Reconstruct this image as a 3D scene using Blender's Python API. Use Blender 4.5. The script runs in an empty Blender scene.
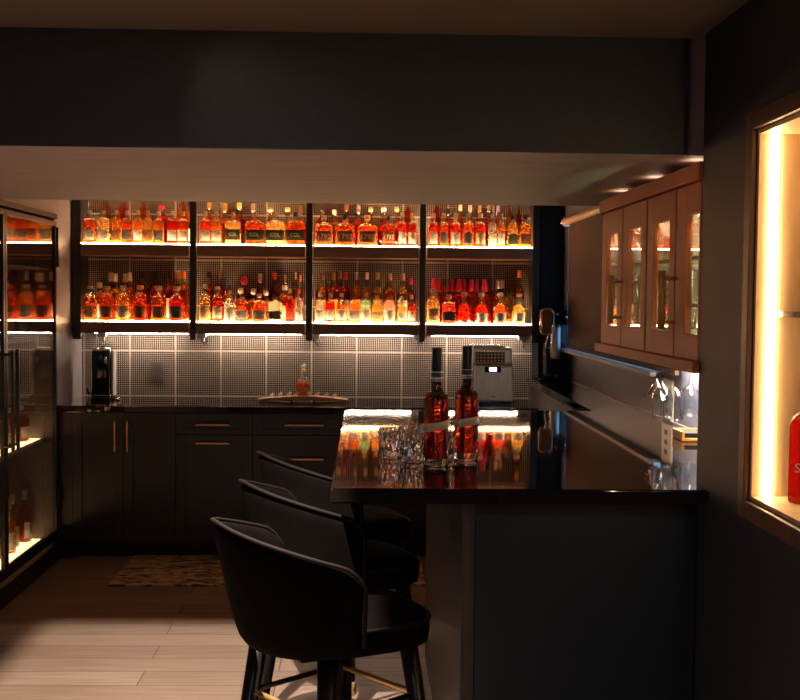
import bpy, bmesh, math, random
from mathutils import Vector, Matrix, Euler
random.seed(7)
PI = math.pi
sc = bpy.context.scene
C = sc.collection

# ---------------------------------------------------------------- camera, world, lights, exposure
cam_d = bpy.data.cameras.new('camera'); cam_d.sensor_fit = 'HORIZONTAL'; cam_d.sensor_width = 36.0
cam_d.lens = 36.0 * 1150 / 800
cam_d.clip_start = 0.05
cam = bpy.data.objects.new('camera', cam_d); C.objects.link(cam)
_y, _p, _r = math.radians(1.74), math.radians(2.64), math.radians(0.54)
fw = Vector((math.sin(_y) * math.cos(_p), math.cos(_y) * math.cos(_p), -math.sin(_p)))
rt = fw.cross(Vector((0, 0, 1))).normalized(); up = rt.cross(fw)
rt2 = rt * math.cos(_r) + up * math.sin(_r); up2 = up * math.cos(_r) - rt * math.sin(_r)
cam.matrix_world = Matrix(((rt2.x, up2.x, -fw.x, 0), (rt2.y, up2.y, -fw.y, 0), (rt2.z, up2.z, -fw.z, 1.565), (0, 0, 0, 1)))
sc.camera = cam

sc.view_settings.view_transform = 'Standard'
sc.view_settings.look = 'None'
sc.view_settings.gamma = 1.0
sc.view_settings.use_curve_mapping = False
sc.view_settings.exposure = 0.0
try:
    sc.cycles.use_denoising = True
    sc.cycles.max_bounces = 10; sc.cycles.transparent_max_bounces = 24
    sc.cycles.transmission_bounces = 8; sc.cycles.glossy_bounces = 6; sc.cycles.diffuse_bounces = 4
    sc.cycles.caustics_reflective = False; sc.cycles.caustics_refractive = False
    sc.cycles.sample_clamp_indirect = 6.0
except Exception:
    pass

world = bpy.data.worlds.new('world'); sc.world = world; world.use_nodes = True
world.node_tree.nodes['Background'].inputs[0].default_value = (0.30, 0.42, 0.6, 1)
world.node_tree.nodes['Background'].inputs[1].default_value = 0.03

def lamp(name, kind, loc, energy, color, rot=(0, 0, 0), **kw):
    d = bpy.data.lights.new(name, kind); d.energy = energy; d.color = color
    for k, v in kw.items(): setattr(d, k, v)
    o = bpy.data.objects.new(name, d); C.objects.link(o); o.location = loc; o.rotation_euler = rot
    return o
WARM = (1.0, 0.62, 0.34)
# the recessed downlight just in front of the dropped soffit: the baffle slot added around it cuts its light to the floor edge
lamp('downlight_lamp', 'SPOT', (-0.42, 2.515, 2.455), 740, (1.0, 0.80, 0.66), (math.radians(22), 0, 0), spot_size=math.radians(112), spot_blend=0.6, shadow_soft_size=0.006)
# weak unseen fill lamps added behind the camera
lamp('fill_lamp', 'AREA', (-0.5, -0.6, 2.27), 10, (0.62, 0.78, 1.0), (0, 0, 0), shape='DISK', size=0.5)
lamp('fill_lamp', 'AREA', (-0.2, 1.1, 2.27), 1.5, (0.8, 0.85, 1.0), (0, 0, 0), shape='DISK', size=0.3)

# ---------------------------------------------------------------- materials
MATS = {}
def new_mat(name):
    m = bpy.data.materials.new(name); m.use_nodes = True; MATS[name] = m
    return m, m.node_tree, m.node_tree.nodes['Principled BSDF']
def pm(name, col, rough=0.5, metal=0.0, spec=0.5, noise=0.0, nscale=20, bump=0.0, sheen=0.0, coat=0.0, stretch=(1, 1, 1), col2=None):
    m, nt, b = new_mat(name)
    b.inputs['Base Color'].default_value = (*col, 1); b.inputs['Roughness'].default_value = rough
    b.inputs['Metallic'].default_value = metal; b.inputs['Specular IOR Level'].default_value = spec
    if sheen: b.inputs['Sheen Weight'].default_value = sheen; b.inputs['Sheen Roughness'].default_value = 0.4
    if coat: b.inputs['Coat Weight'].default_value = coat
    if noise or bump:
        tc = nt.nodes.new('ShaderNodeTexCoord'); mp = nt.nodes.new('ShaderNodeMapping'); n = nt.nodes.new('ShaderNodeTexNoise')
        mp.inputs['Scale'].default_value = stretch; n.inputs['Scale'].default_value = nscale; n.inputs['Detail'].default_value = 5
        nt.links.new(tc.outputs['Object'], mp.inputs[0]); nt.links.new(mp.outputs[0], n.inputs['Vector'])
        if noise:
            r = nt.nodes.new('ShaderNodeMapRange'); r.inputs[1].default_value = 0.3; r.inputs[2].default_value = 0.7
            nt.links.new(n.outputs['Fac'], r.inputs[0])
            mx = nt.nodes.new('ShaderNodeMix'); mx.data_type = 'RGBA'
            c2 = col2 or tuple(c * (1 + noise) for c in col)
            mx.inputs[6].default_value = (*[c * (1 - noise) for c in col], 1) if not col2 else (*col, 1)
            mx.inputs[7].default_value = (*c2, 1)
            nt.links.new(r.outputs[0], mx.inputs[0]); nt.links.new(mx.outputs[2], b.inputs['Base Color'])
        if bump:
            bp = nt.nodes.new('ShaderNodeBump'); bp.inputs['Strength'].default_value = bump; bp.inputs['Distance'].default_value = 0.002
            nt.links.new(n.outputs['Fac'], bp.inputs['Height']); nt.links.new(bp.outputs[0], b.inputs['Normal'])
    return m
def emat(name, col, strength):
    m, nt, b = new_mat(name)
    b.inputs['Base Color'].default_value = (0.8, 0.8, 0.8, 1)
    b.inputs['Emission Color'].default_value = (*col, 1); b.inputs['Emission Strength'].default_value = strength
    return m
def schlick(nt, f0=0.04, boost=1.0):
    lw = nt.nodes.new('ShaderNodeLayerWeight'); lw.inputs[0].default_value = 0.5
    p = nt.nodes.new('ShaderNodeMath'); p.operation = 'POWER'; p.inputs[1].default_value = 5.0
    m = nt.nodes.new('ShaderNodeMath'); m.operation = 'MULTIPLY_ADD'; m.inputs[1].default_value = (1 - f0) * boost; m.inputs[2].default_value = f0 * boost; m.use_clamp = True
    nt.links.new(lw.outputs['Facing'], p.inputs[0]); nt.links.new(p.outputs[0], m.inputs[0])
    return m.outputs[0]
def glass_pane(name, tint=(0.95, 0.98, 0.96), ior=1.5, rough=0.0, boost=1.0):
    m, nt, b = new_mat(name); nt.nodes.remove(b)
    out = nt.nodes['Material Output']; t = nt.nodes.new('ShaderNodeBsdfTransparent'); g = nt.nodes.new('ShaderNodeBsdfGlossy')
    mx = nt.nodes.new('ShaderNodeMixShader')
    t.inputs[0].default_value = (*tint, 1); g.inputs['Roughness'].default_value = rough
    nt.links.new(schlick(nt, 0.04, boost), mx.inputs[0])
    nt.links.new(t.outputs[0], mx.inputs[1]); nt.links.new(g.outputs[0], mx.inputs[2]); nt.links.new(mx.outputs[0], out.inputs[0])
    return m
def liquid(name, tint, trans, wt=0.5):
    """spirit in a bottle: clear tint mixed with light scattered through the liquid, glass gloss on top"""
    m, nt, b = new_mat(name); nt.nodes.remove(b)
    out = nt.nodes['Material Output']
    t = nt.nodes.new('ShaderNodeBsdfRefraction'); t.inputs['IOR'].default_value = 1.36; t.inputs['Roughness'].default_value = 0.03
    t.inputs[0].default_value = (*tint, 1)
    tp = nt.nodes.new('ShaderNodeBsdfTransparent'); tp.inputs[0].default_value = (*tint, 1)
    tr = nt.nodes.new('ShaderNodeBsdfTranslucent'); tr.inputs[0].default_value = (*trans, 1)
    m0 = nt.nodes.new('ShaderNodeMixShader'); m0.inputs[0].default_value = 0.12
    m1 = nt.nodes.new('ShaderNodeMixShader'); m1.inputs[0].default_value = wt
    g = nt.nodes.new('ShaderNodeBsdfGlossy'); g.inputs['Roughness'].default_value = 0.06
    m2 = nt.nodes.new('ShaderNodeMixShader')
    L = nt.links.new
    L(t.outputs[0], m0.inputs[1]); L(tp.outputs[0], m0.inputs[2]); L(m0.outputs[0], m1.inputs[1]); L(tr.outputs[0], m1.inputs[2])
    L(schlick(nt), m2.inputs[0]); L(m1.outputs[0], m2.inputs[1]); L(g.outputs[0], m2.inputs[2]); L(m2.outputs[0], out.inputs[0])
    return m
def glass(name, col=(1, 1, 1), rough=0.0, ior=1.45):
    m, nt, b = new_mat(name)
    b.inputs['Base Color'].default_value = (*col, 1); b.inputs['Roughness'].default_value = rough
    b.inputs['Transmission Weight'].default_value = 1; b.inputs['IOR'].default_value = ior
    return m

navy = pm('navy_wall_paint', (0.018, 0.021, 0.033), 0.55, noise=0.12, nscale=6, bump=0.15)
soffit_face = pm('soffit_paint', (0.038, 0.046, 0.060), 0.42, noise=0.10, nscale=8, bump=0.5, stretch=(4, 4, 4))
grey_wall = pm('grey_wall_paint', (0.30, 0.27, 0.29), 0.42, noise=0.05, nscale=5, bump=0.1)
soffit_under = pm('soffit_underside', (0.42, 0.33, 0.31), 0.6, noise=0.10, nscale=3, stretch=(1.0, 9, 1))
ceil_m = pm('ceiling_paint', (0.16, 0.12, 0.09), 0.7)
slate = pm('bar_panel_paint', (0.021, 0.031, 0.044), 0.36, noise=0.06, nscale=4)
slate2 = pm('bar_end_wood', (0.055, 0.052, 0.058), 0.4, noise=0.35, nscale=5, stretch=(6, 6, 0.5))
cab_m = pm('espresso_cabinet', (0.019, 0.010, 0.007), 0.38, noise=0.12, nscale=8, stretch=(6, 6, 0.6))
shelf_m = pm('shelf_wood', (0.17, 0.09, 0.058), 0.45, noise=0.2, nscale=10, stretch=(0.6, 5, 5))
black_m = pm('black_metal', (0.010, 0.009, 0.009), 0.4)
counter_m = pm('dark_polished_stone', (0.012, 0.008, 0.006), 0.04, spec=1.0, coat=0.8, noise=0.5, nscale=160)
copper = pm('copper_handle', (0.75, 0.36, 0.16), 0.28, 1.0)
brass = pm('brass', (0.85, 0.56, 0.22), 0.28, 0.7)
steel = pm('brushed_steel', (0.66, 0.62, 0.57), 0.30, 0.6, noise=0.12, nscale=30, stretch=(8, 8, 0.3))
chrome = pm('chrome', (0.85, 0.82, 0.80), 0.1, 1.0)
gloss_black = pm('gloss_black_plastic', (0.008, 0.008, 0.009), 0.12)
velvet = pm('charcoal_velvet', (0.0042, 0.0032, 0.0030), 0.85, spec=0.04, noise=0.35, nscale=5)
piping_m = pm('velvet_piping', (0.012, 0.009, 0.008), 0.7, spec=0.1)
leg_m = pm('black_wood_leg', (0.008, 0.007, 0.007), 0.3)
cabr = pm('copper_brown_lacquer', (0.78, 0.25, 0.12), 0.5, spec=0.15)
blind_m = pm('brown_blind_fabric', (0.060, 0.028, 0.018), 0.7, spec=0.1, noise=0.1, nscale=60)
white_m = pm('white_plastic', (0.75, 0.72, 0.70), 0.35)
sill_m = pm('grey_window_trim', (0.42, 0.42, 0.44), 0.5)
lightwood = pm('maple_wood', (0.80, 0.56, 0.30), 0.45, noise=0.14, nscale=6, stretch=(4, 4, 0.6))
trimwood = pm('walnut_trim', (0.105, 0.048, 0.026), 0.4, noise=0.25, nscale=8, stretch=(3, 3, 0.7))
stave_m = pm('barrel_stave_wood', (0.34, 0.19, 0.09), 0.5, noise=0.3, nscale=12, stretch=(1, 6, 6))
pewter = pm('pewter', (0.85, 0.74, 0.58), 0.4, 0.35)
inner_m = pm('cabinet_interior', (0.62, 0.58, 0.50), 0.5)
rack_in = pm('display_interior', (0.20, 0.15, 0.12), 0.45)
beige = pm('beige_outlet', (0.62, 0.50, 0.38), 0.4)
orange_wood = pm('orange_wood', (0.70, 0.32, 0.07), 0.45, noise=0.15, nscale=15)
outlet_m = pm('pewter_outlet', (0.13, 0.11, 0.10), 0.35, 0.5)
slot_m = pm('dark_slot', (0.01, 0.01, 0.01), 0.5)
pane = glass_pane('door_glass', (0.93, 0.95, 0.94), boost=1.9)
pane_green = glass_pane('green_edge_glass', (0.84, 0.97, 0.92), 1.5)
thin_glass = glass_pane('thin_glassware', (0.93, 0.95, 0.96), 1.45, 0.02, 2.6)
clear = glass('clear_bottle_glass', (1, 1, 1), 0.0, 1.48)
crystal = glass('cut_crystal', (1, 1, 1), 0.0, 1.52)
green_edge = pm('green_glass_edge', (0.10, 0.42, 0.33), 0.2)
neck_glass = liquid('bottle_neck_glass', (0.97, 0.92, 0.84), (1.0, 0.85, 0.62), 0.12)

led_shelf = emat('lit_shelf_diffuser', (1.0, 0.62, 0.30), 84.0)
led_under = emat('under_shelf_led', (1.0, 0.74, 0.55), 90.0)
led_niche = emat('niche_led', (1.0, 0.68, 0.36), 48.0)
led_rack = emat('rack_led', (1.0, 0.86, 0.68), 260.0)
led_cab = emat('cabinet_led', (1.0, 0.80, 0.52), 130.0)
led_glow_disc = emat('glow_disc_led', (1.0, 0.80, 0.52), 6.0)
led_case = emat('display_case_led', (1.0, 0.60, 0.26), 8.0)
sky_m = emat('daylight_pane', (0.20, 0.55, 1.0), 1.1)
screen_m = emat('lit_digits', (0.55, 0.65, 1.0), 5.0)

LIQ = {'amber': liquid('amber_whiskey', (1.0, 0.52, 0.13), (1.0, 0.36, 0.06), 0.22),
       'dark amber': liquid('dark_amber_whiskey', (0.88, 0.26, 0.04), (0.85, 0.16, 0.025), 0.18),
       'red': liquid('red_spirit', (0.88, 0.13, 0.03), (0.95, 0.09, 0.025), 0.2),
       'golden': liquid('golden_whiskey', (1.0, 0.72, 0.28), (1.0, 0.58, 0.18), 0.22),
       'clear': liquid('clear_spirit', (0.97, 0.95, 0.90), (1.0, 0.85, 0.62), 0.22)}
CAP = {n: pm('cap_' + n, c, r, me) for n, c, r, me in [
    ('tan', (0.62, 0.40, 0.20), 0.5, 0), ('cream', (0.80, 0.68, 0.48), 0.45, 0), ('black', (0.012, 0.011, 0.011), 0.3, 0),
    ('red', (0.55, 0.02, 0.03), 0.3, 0), ('gold', (0.85, 0.55, 0.18), 0.3, 1), ('blue', (0.04, 0.10, 0.38), 0.35, 0),
    ('orange', (0.85, 0.22, 0.03), 0.4, 0), ('white', (0.78, 0.74, 0.70), 0.4, 0), ('silver', (0.70, 0.68, 0.66), 0.25, 1),
    ('brown', (0.16, 0.06, 0.03), 0.4, 0), ('pink', (0.75, 0.35, 0.30), 0.45, 0), ('purple', (0.28, 0.20, 0.45), 0.4, 0),
    ('glass', (0.85, 0.78, 0.66), 0.1, 0)]}
LAB = {n: pm('label_' + n, c, 0.6, spec=.2, noise=.5, nscale=42, stretch=(1, 1, 1.8), col2=c2) for n, c, c2 in [
    ('white', (0.80, 0.72, 0.60), (.16, .10, .07)), ('cream', (0.70, 0.50, 0.26), (.16, .08, .03)), ('black', (0.012, 0.010, 0.010), (.16, .13, .10)), ('gold', (0.70, 0.40, 0.12), (.25, .12, .03)),
    ('grey', (0.10, 0.11, 0.12), (.42, .40, .37)), ('green', (0.02, 0.30, 0.07), (.02, .10, .03)), ('red', (0.60, 0.04, 0.03), (.25, .02, .01)), ('olive', (0.030, 0.028, 0.010), (.06, .055, .02)),
    ('brown', (0.10, 0.03, 0.012), (.28, .11, .04))]}
ink = pm('pale_ink', (0.75, 0.66, 0.50), 0.5)
ink_dark = pm('dark_ink', (0.02, 0.015, 0.012), 0.5)

# tile: dark sheets of tiny light dots with pale joints, in metres
def tile_mat():
    m, nt, b = new_mat('dotted_mosaic_tile')
    tc = nt.nodes.new('ShaderNodeTexCoord'); sp = nt.nodes.new('ShaderNodeSeparateXYZ')
    nt.links.new(tc.outputs['Object'], sp.inputs[0])
    def M(op, a, bv=None, c=None):
        n = nt.nodes.new('ShaderNodeMath'); n.operation = op
        for i, v in enumerate((a, bv, c)):
            if v is None: continue
            if isinstance(v, (int, float)): n.inputs[i].default_value = v
            else: nt.links.new(v, n.inputs[i])
        return n.outputs[0]
    T = 0.292; P = T / 24
    x = M('ADD', sp.outputs[0], 1.514 + 10 * T); z = M('ADD', sp.outputs[2], -0.912 + 10 * T)
    def dist(v, p): return M('ABSOLUTE', M('SUBTRACT', M('FRACT', M('DIVIDE', v, p)), 0.5))
    dot = M('LESS_THAN', M('MAXIMUM', dist(x, P), dist(z, P)), 0.20)
    def joint(v): return M('GREATER_THAN', dist(v, T), 0.5 - 0.0035 / T)
    j = M('MAXIMUM', joint(x), joint(z))
    a = nt.nodes.new('ShaderNodeMix'); a.data_type = 'RGBA'; a.inputs[6].default_value = (0.008, 0.005, 0.004, 1); a.inputs[7].default_value = (0.74, 0.63, 0.53, 1)
    nt.links.new(dot, a.inputs[0])
    g = nt.nodes.new('ShaderNodeMix'); g.data_type = 'RGBA'; g.inputs[7].default_value = (0.42, 0.35, 0.30, 1)
    nt.links.new(j, g.inputs[0]); nt.links.new(a.outputs[2], g.inputs[6]); nt.links.new(g.outputs[2], b.inputs['Base Color'])
    b.inputs['Roughness'].default_value = 0.32
    return m
tile = tile_mat()
def floor_mat():
    m, nt, b = new_mat('oak_plank_floor')
    tc = nt.nodes.new('ShaderNodeTexCoord'); br = nt.nodes.new('ShaderNodeTexBrick')
    mp = nt.nodes.new('ShaderNodeMapping'); mp.inputs['Location'].default_value = (0.35, -0.02, 0)
    nt.links.new(tc.outputs['Object'], mp.inputs[0]); nt.links.new(mp.outputs[0], br.inputs['Vector'])
    br.offset = 0.37; br.inputs['Scale'].default_value = 1.0; br.inputs['Brick Width'].default_value = 1.5; br.inputs['Row Height'].default_value = 0.175
    br.inputs['Mortar Size'].default_value = 0.0022; br.inputs['Mortar Smooth'].default_value = 0.0
    br.inputs['Color1'].default_value = (0.33, 0.235, 0.175, 1); br.inputs['Color2'].default_value = (0.45, 0.335, 0.255, 1); br.inputs['Mortar'].default_value = (0.07, 0.042, 0.028, 1)
    n = nt.nodes.new('ShaderNodeTexNoise'); n.inputs['Scale'].default_value = 3; n.inputs['Detail'].default_value = 6
    m2 = nt.nodes.new('ShaderNodeMapping'); m2.inputs['Scale'].default_value = (1, 14, 1); nt.links.new(tc.outputs['Object'], m2.inputs[0]); nt.links.new(m2.outputs[0], n.inputs['Vector'])
    r = nt.nodes.new('ShaderNodeMapRange'); r.inputs[1].default_value = .25; r.inputs[2].default_value = .75; r.inputs[3].default_value = .72; r.inputs[4].default_value = 1.15
    nt.links.new(n.outputs['Fac'], r.inputs[0])
    mx = nt.nodes.new('ShaderNodeMix'); mx.data_type = 'RGBA'; mx.blend_type = 'MULTIPLY'; mx.inputs[0].default_value = 1
    nt.links.new(br.outputs['Color'], mx.inputs[6]); nt.links.new(r.outputs[0], mx.inputs[7]); nt.links.new(mx.outputs[2], b.inputs['Base Color'])
    b.inputs['Roughness'].default_value = 0.38
    return m
floor_m = floor_mat()
def rug_mat():
    m, nt, b = new_mat('patterned_rug')
    tc = nt.nodes.new('ShaderNodeTexCoord'); n = nt.nodes.new('ShaderNodeTexNoise'); n.inputs['Scale'].default_value = 8; n.inputs['Detail'].default_value = 7; n.inputs['Distortion'].default_value = 1.3
    mp = nt.nodes.new('ShaderNodeMapping'); mp.inputs['Scale'].default_value = (1, 2.4, 1); mp.inputs['Rotation'].default_value = (0, 0, 0.4)
    nt.links.new(tc.outputs['Object'], mp.inputs[0]); nt.links.new(mp.outputs[0], n.inputs['Vector'])
    cr = nt.nodes.new('ShaderNodeValToRGB'); e = cr.color_ramp.elements
    e[0].position = .40; e[0].color = (0.12, 0.07, 0.04, 1); e[1].position = .52; e[1].color = (0.75, 0.56, 0.36, 1)
    nt.links.new(n.outputs['Fac'], cr.inputs[0]); nt.links.new(cr.outputs[0], b.inputs['Base Color']); b.inputs['Roughness'].default_value = .9
    return m
rug_m = rug_mat()

# ---------------------------------------------------------------- mesh helpers
def box(bm, a, b, bev=0.0, mi=0):
    """axis box from corner a to corner b"""
    x0, x1 = sorted((a[0], b[0])); y0, y1 = sorted((a[1], b[1])); z0, z1 = sorted((a[2], b[2]))
    v = [bm.verts.new(p) for p in ((x0, y0, z0), (x1, y0, z0), (x1, y1, z0), (x0, y1, z0), (x0, y0, z1), (x1, y0, z1), (x1, y1, z1), (x0, y1, z1))]
    fs = [bm.faces.new([v[i] for i in q]) for q in ((0, 3, 2, 1), (4, 5, 6, 7), (0, 1, 5, 4), (1, 2, 6, 5), (2, 3, 7, 6), (3, 0, 4, 7))]
    for f in fs: f.material_index = mi
    if bev:
        es = list({e for f in fs for e in f.edges})
        r = bmesh.ops.bevel(bm, geom=es, offset=bev, segments=2, affect='EDGES', profile=0.5)
        for f in r['faces']: f.material_index = mi
def tube(bm, pts, r, seg=10, cap=True, mi=0):
    """round bar through points; r a number or one per point"""
    pts = [Vector(p) for p in pts]; rs = r if isinstance(r, (list, tuple)) else [r] * len(pts)
    rings = []; side = None
    for i, p in enumerate(pts):
        d = (pts[min(i + 1, len(pts) - 1)] - pts[max(i - 1, 0)]).normalized()
        if side is None:
            side = d.cross(Vector((0, 0, 1)))
            if side.length < 1e-3: side = d.cross(Vector((1, 0, 0)))
        side = (side - d * side.dot(d)).normalized(); o = d.cross(side)
        rings.append([bm.verts.new(p + (side * math.cos(2 * PI * k / seg) + o * math.sin(2 * PI * k / seg)) * rs[i]) for k in range(seg)])
    for a, b in zip(rings, rings[1:]):
        for k in range(seg):
            f = bm.faces.new((a[k], a[(k + 1) % seg], b[(k + 1) % seg], b[k])); f.smooth = True; f.material_index = mi
    if cap:
        for q in (rings[0][::-1], rings[-1]):
            f = bm.faces.new(q); f.material_index = mi
def lathe(bm, prof, cx=0, cy=0, seg=24, ry=1.0, n=2.0, mi=0, split=None, mi2=1, smooth=True):
    """rings of (r, z) about a vertical axis; n > 2 squares the section; ry flattens it; faces above split take mi2"""
    rings = []
    for r, z in prof:
        if r < 1e-5: rings.append([bm.verts.new((cx, cy, z))]); continue
        ring = []
        for k in range(seg):
            a = 2 * PI * (k + 0.5) / seg; c, s = math.cos(a), math.sin(a)
            q = (abs(c) ** n + abs(s) ** n) ** (-1 / n)
            ring.append(bm.verts.new((cx + r * q * c, cy + r * ry * q * s, z)))
        rings.append(ring)
    for i, (a, b) in enumerate(zip(rings, rings[1:])):
        m = mi2 if (split is not None and (prof[i][1] + prof[i + 1][1]) / 2 > split) else mi
        for k in range(seg):
            k2 = (k + 1) % seg
            if len(a) == 1 and len(b) == 1: continue
            if len(a) == 1: vs = (a[0], b[k2], b[k])
            elif len(b) == 1: vs = (a[k], a[k2], b[0])
            else: vs = (a[k], a[k2], b[k2], b[k])
            try:
                f = bm.faces.new(vs); f.smooth = smooth; f.material_index = m
            except ValueError: pass
def mesh_of(name, bm, mats, recalc=True):
    if recalc: bmesh.ops.recalc_face_normals(bm, faces=bm.faces[:])
    me = bpy.data.meshes.new(name); bm.to_mesh(me); bm.free()
    for m in (mats if isinstance(mats, (list, tuple)) else [mats]): me.materials.append(m)
    return me
def link(name, me, parent=None, loc=(0, 0, 0), rz=0.0):
    o = bpy.data.objects.new(name, me); C.objects.link(o); o.parent = parent; o.location = loc; o.rotation_euler = (0, 0, rz)
    return o
def obj(name, bm, mats, parent=None, recalc=True):
    o = link(name, mesh_of(name, bm, mats, recalc))
    if parent is not None:
        o.parent = parent; o.matrix_parent_inverse = Matrix.Identity(4)
        # meshes written in world metres keep their place under an unrotated base
        if parent.rotation_euler.z == 0 and parent.get('world_parts'): o.location = -WL(parent)
    return o
def WL(o):
    v = Vector(o.location)
    while o.parent: o = o.parent; v = v + Vector(o.location)
    return v
def thing(name, label, cat, loc=(0, 0, 0), rz=0.0, group=None, world=False):
    o = bpy.data.objects.new(name, None); C.objects.link(o); o.location = loc; o.rotation_euler = (0, 0, rz); o.empty_display_size = 0.05
    o['label'] = label; o['category'] = cat
    if group: o['group'] = group
    if world: o['world_parts'] = 1
    return o
def wpart(name, bm, mats, parent, label=None):
    """part written in world metres below a thing whose base is unrotated"""
    o = link(name, mesh_of(name, bm, mats)); base = WL(parent); o.parent = parent; o.location = -base
    if label: o['label'] = label
    return o
def tag(o, label, cat, group=None):
    o['label'] = label; o['category'] = cat
    if group: o['group'] = group
    return o
def struct(name, bm, mats, parent=None):
    o = obj(name, bm, mats)
    if parent: o.parent = parent
    else: o['kind'] = 'structure'
    return o
def B(): return bmesh.new()
def one(name, mats, *boxes, bev=0.0, parent=None, label=None):
    bm = B()
    for a, b in boxes: box(bm, a, b, bev)
    if parent is not None: return wpart(name, bm, mats, parent, label)
    return obj(name, bm, mats)
def text_mesh(s, size, depth=0.0006):
    cu = bpy.data.curves.new('lettering', 'FONT'); cu.body = s; cu.size = size; cu.align_x = 'CENTER'; cu.align_y = 'CENTER'; cu.extrude = depth
    t = bpy.data.objects.new('lettering', cu); C.objects.link(t)
    dg = bpy.context.evaluated_depsgraph_get(); me = bpy.data.meshes.new_from_object(t.evaluated_get(dg))
    bpy.data.objects.remove(t); bpy.data.curves.remove(cu)
    me.transform(Matrix.Rotation(PI / 2, 4, 'X'))
    return me

# ---------------------------------------------------------------- the room
YB = 7.45; ZC = 2.273; XL = -1.82; XR = 1.24; XF = 0.90; YF = 3.07
bm = B(); box(bm, (-3.2, -1.8, -0.05), (1.6, YB + .1, 0)); struct('floor', bm, floor_m)
HX0, HX1, HY0, HY1 = -.500, -.372, 2.40, 2.7325      # ceiling slot added and sized to cut the downlight beam
bm = B(); box(bm, (-3.2, -1.8, ZC), (1.6, HY0, ZC + .02)); box(bm, (-3.2, HY1, ZC), (1.6, YB + .1, ZC + .02)); box(bm, (-3.2, HY0, ZC), (HX0, HY1, ZC + .02)); box(bm, (HX1, HY0, ZC), (1.6, HY1, ZC + .02)); struct('ceiling', bm, ceil_m)
bm = B(); box(bm, (XL - .4, YB, 0), (1.6, YB + .1, ZC)); struct('wall_back', bm, tile)
# left wall: the far bit is bare, the display cabinet stands in it, it goes on towards the camera
bm = B(); box(bm, (XL - .1, 6.80, 0), (XL, YB, ZC)); box(bm, (XL - .1, 4.86, 2.03), (XL, 6.80, ZC))
box(bm, (XL - .1, -1.8, 0), (XL, 4.86, ZC)); struct('wall_left', bm, grey_wall)
bm = B(); box(bm, (-3.2, -1.9, 0), (1.6, -1.8, ZC)); struct('wall_behind', bm, navy)
# right wall behind the bar, with the window opening
WY0, WY1, WZ0, WZ1 = 4.75, 7.04, 1.262, 2.05
bm = B(); box(bm, (XR, 3.07, 0), (XR + .12, YB, WZ0)); box(bm, (XR, 3.07, WZ1), (XR + .12, YB, ZC)); box(bm, (XR, 3.07, WZ0), (XR + .12, WY0, WZ1)); box(bm, (XR, WY1, WZ0), (XR + .12, YB, WZ1))
struct('wall_right', bm, pm('blue_grey_wall', (0.095, 0.095, 0.135), 0.5, noise=0.05, nscale=5))
bm = B(); box(bm, (XR + .085, WY0, WZ0), (XR + .09, WY1, WZ1)); struct('window_1', bm, sky_m)
# column beside the shelves
bm = B(); box(bm, (1.085, 7.17, 0), (XR, YB, ZC)); struct('wall_column', bm, pm('column_paint', (0.012, 0.013, 0.017), 0.6, spec=0.05))
# near right wall with the lit niche
NY0, NY1, NZ0, NZ1 = 1.62, 2.645, 1.098, 1.958
bm = B()
box(bm, (XF, -1.8, 0), (XR + .12, YF, NZ0)); box(bm, (XF, -1.8, NZ1), (XR + .12, YF, ZC)); box(bm, (XF, -1.8, NZ0), (XR + .12, NY0, NZ1)); box(bm, (XF, NY1, NZ0), (XR + .12, YF, NZ1))
struct('wall_right_near', bm, navy)
# dropped soffit over the bar
SY0, SY1, SZ = 3.13, 4.90, 1.96
bm = B(); box(bm, (XL, SY0 + .012, SZ), (XR, SY1, ZC), mi=1)
box(bm, (XL, SY0, SZ), (0.872, SY0 + .012, ZC), mi=0)
struct('trim_soffit', bm, [soffit_face, soffit_under])
# the walls of the back half under the window trim
bm = B(); box(bm, (1.190, 4.76, 1.243), (XR + .08, 7.10, 1.262), .003); struct('trim_1', bm, sill_m)
bm = B(); box(bm, (XR - .006, YF + .01, 1.0705), (XR - .0005, 7.10, 1.0765), .001); struct('trim_2', bm, sill_m)

# ---------------------------------------------------------------- back wall shelving
SF = 7.17
VX = [-1.785, -1.070, -0.351, 0.355, 1.068]
unit = thing('wall_shelf_unit', 'long dark wall shelf unit with black uprights above the tiled counter', 'shelf', (-0.36, 7.31, 1.29), world=True)
for i, x in enumerate(VX):
    w = 0.026 if i in (0, 4) else 0.019
    zb = 1.286
    one('upright', black_m, ((x - w, SF, zb), (x + w, SF + .035, 2.24)), parent=unit)
    if i in (0, 4): one('side_panel', black_m, ((x - .008, SF + .035, 1.325), (x + .008, YB - .002, 2.24)), parent=unit)
LV = [1.325, 1.806, 2.18]
for li, z in enumerate(LV):
    for k in range(4):
        x0, x1 = VX[k] + .027, VX[k + 1] - .027
        b = one('shelf_board', shelf_m, ((x0, SF + .002, z), (x1, YB - .002, z + .070)), bev=.002, parent=unit)
        if li < 2:
            bmm = B(); box(bmm, (x0 + .004, SF + .014, z + .0705), (x1 - .004, SF + .135, z + .0755))
            wpart('light_panel', bmm, led_shelf, b, 'glowing warm light panel')
        if li == 1:
            bmm = B(); box(bmm, (x0, SF + .004, z - .004), (x1, SF + .010, z - .0005)); wpart('lit_edge_strip', bmm, copper, b)  # copper strip painting the lit line along the underside of the board
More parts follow.
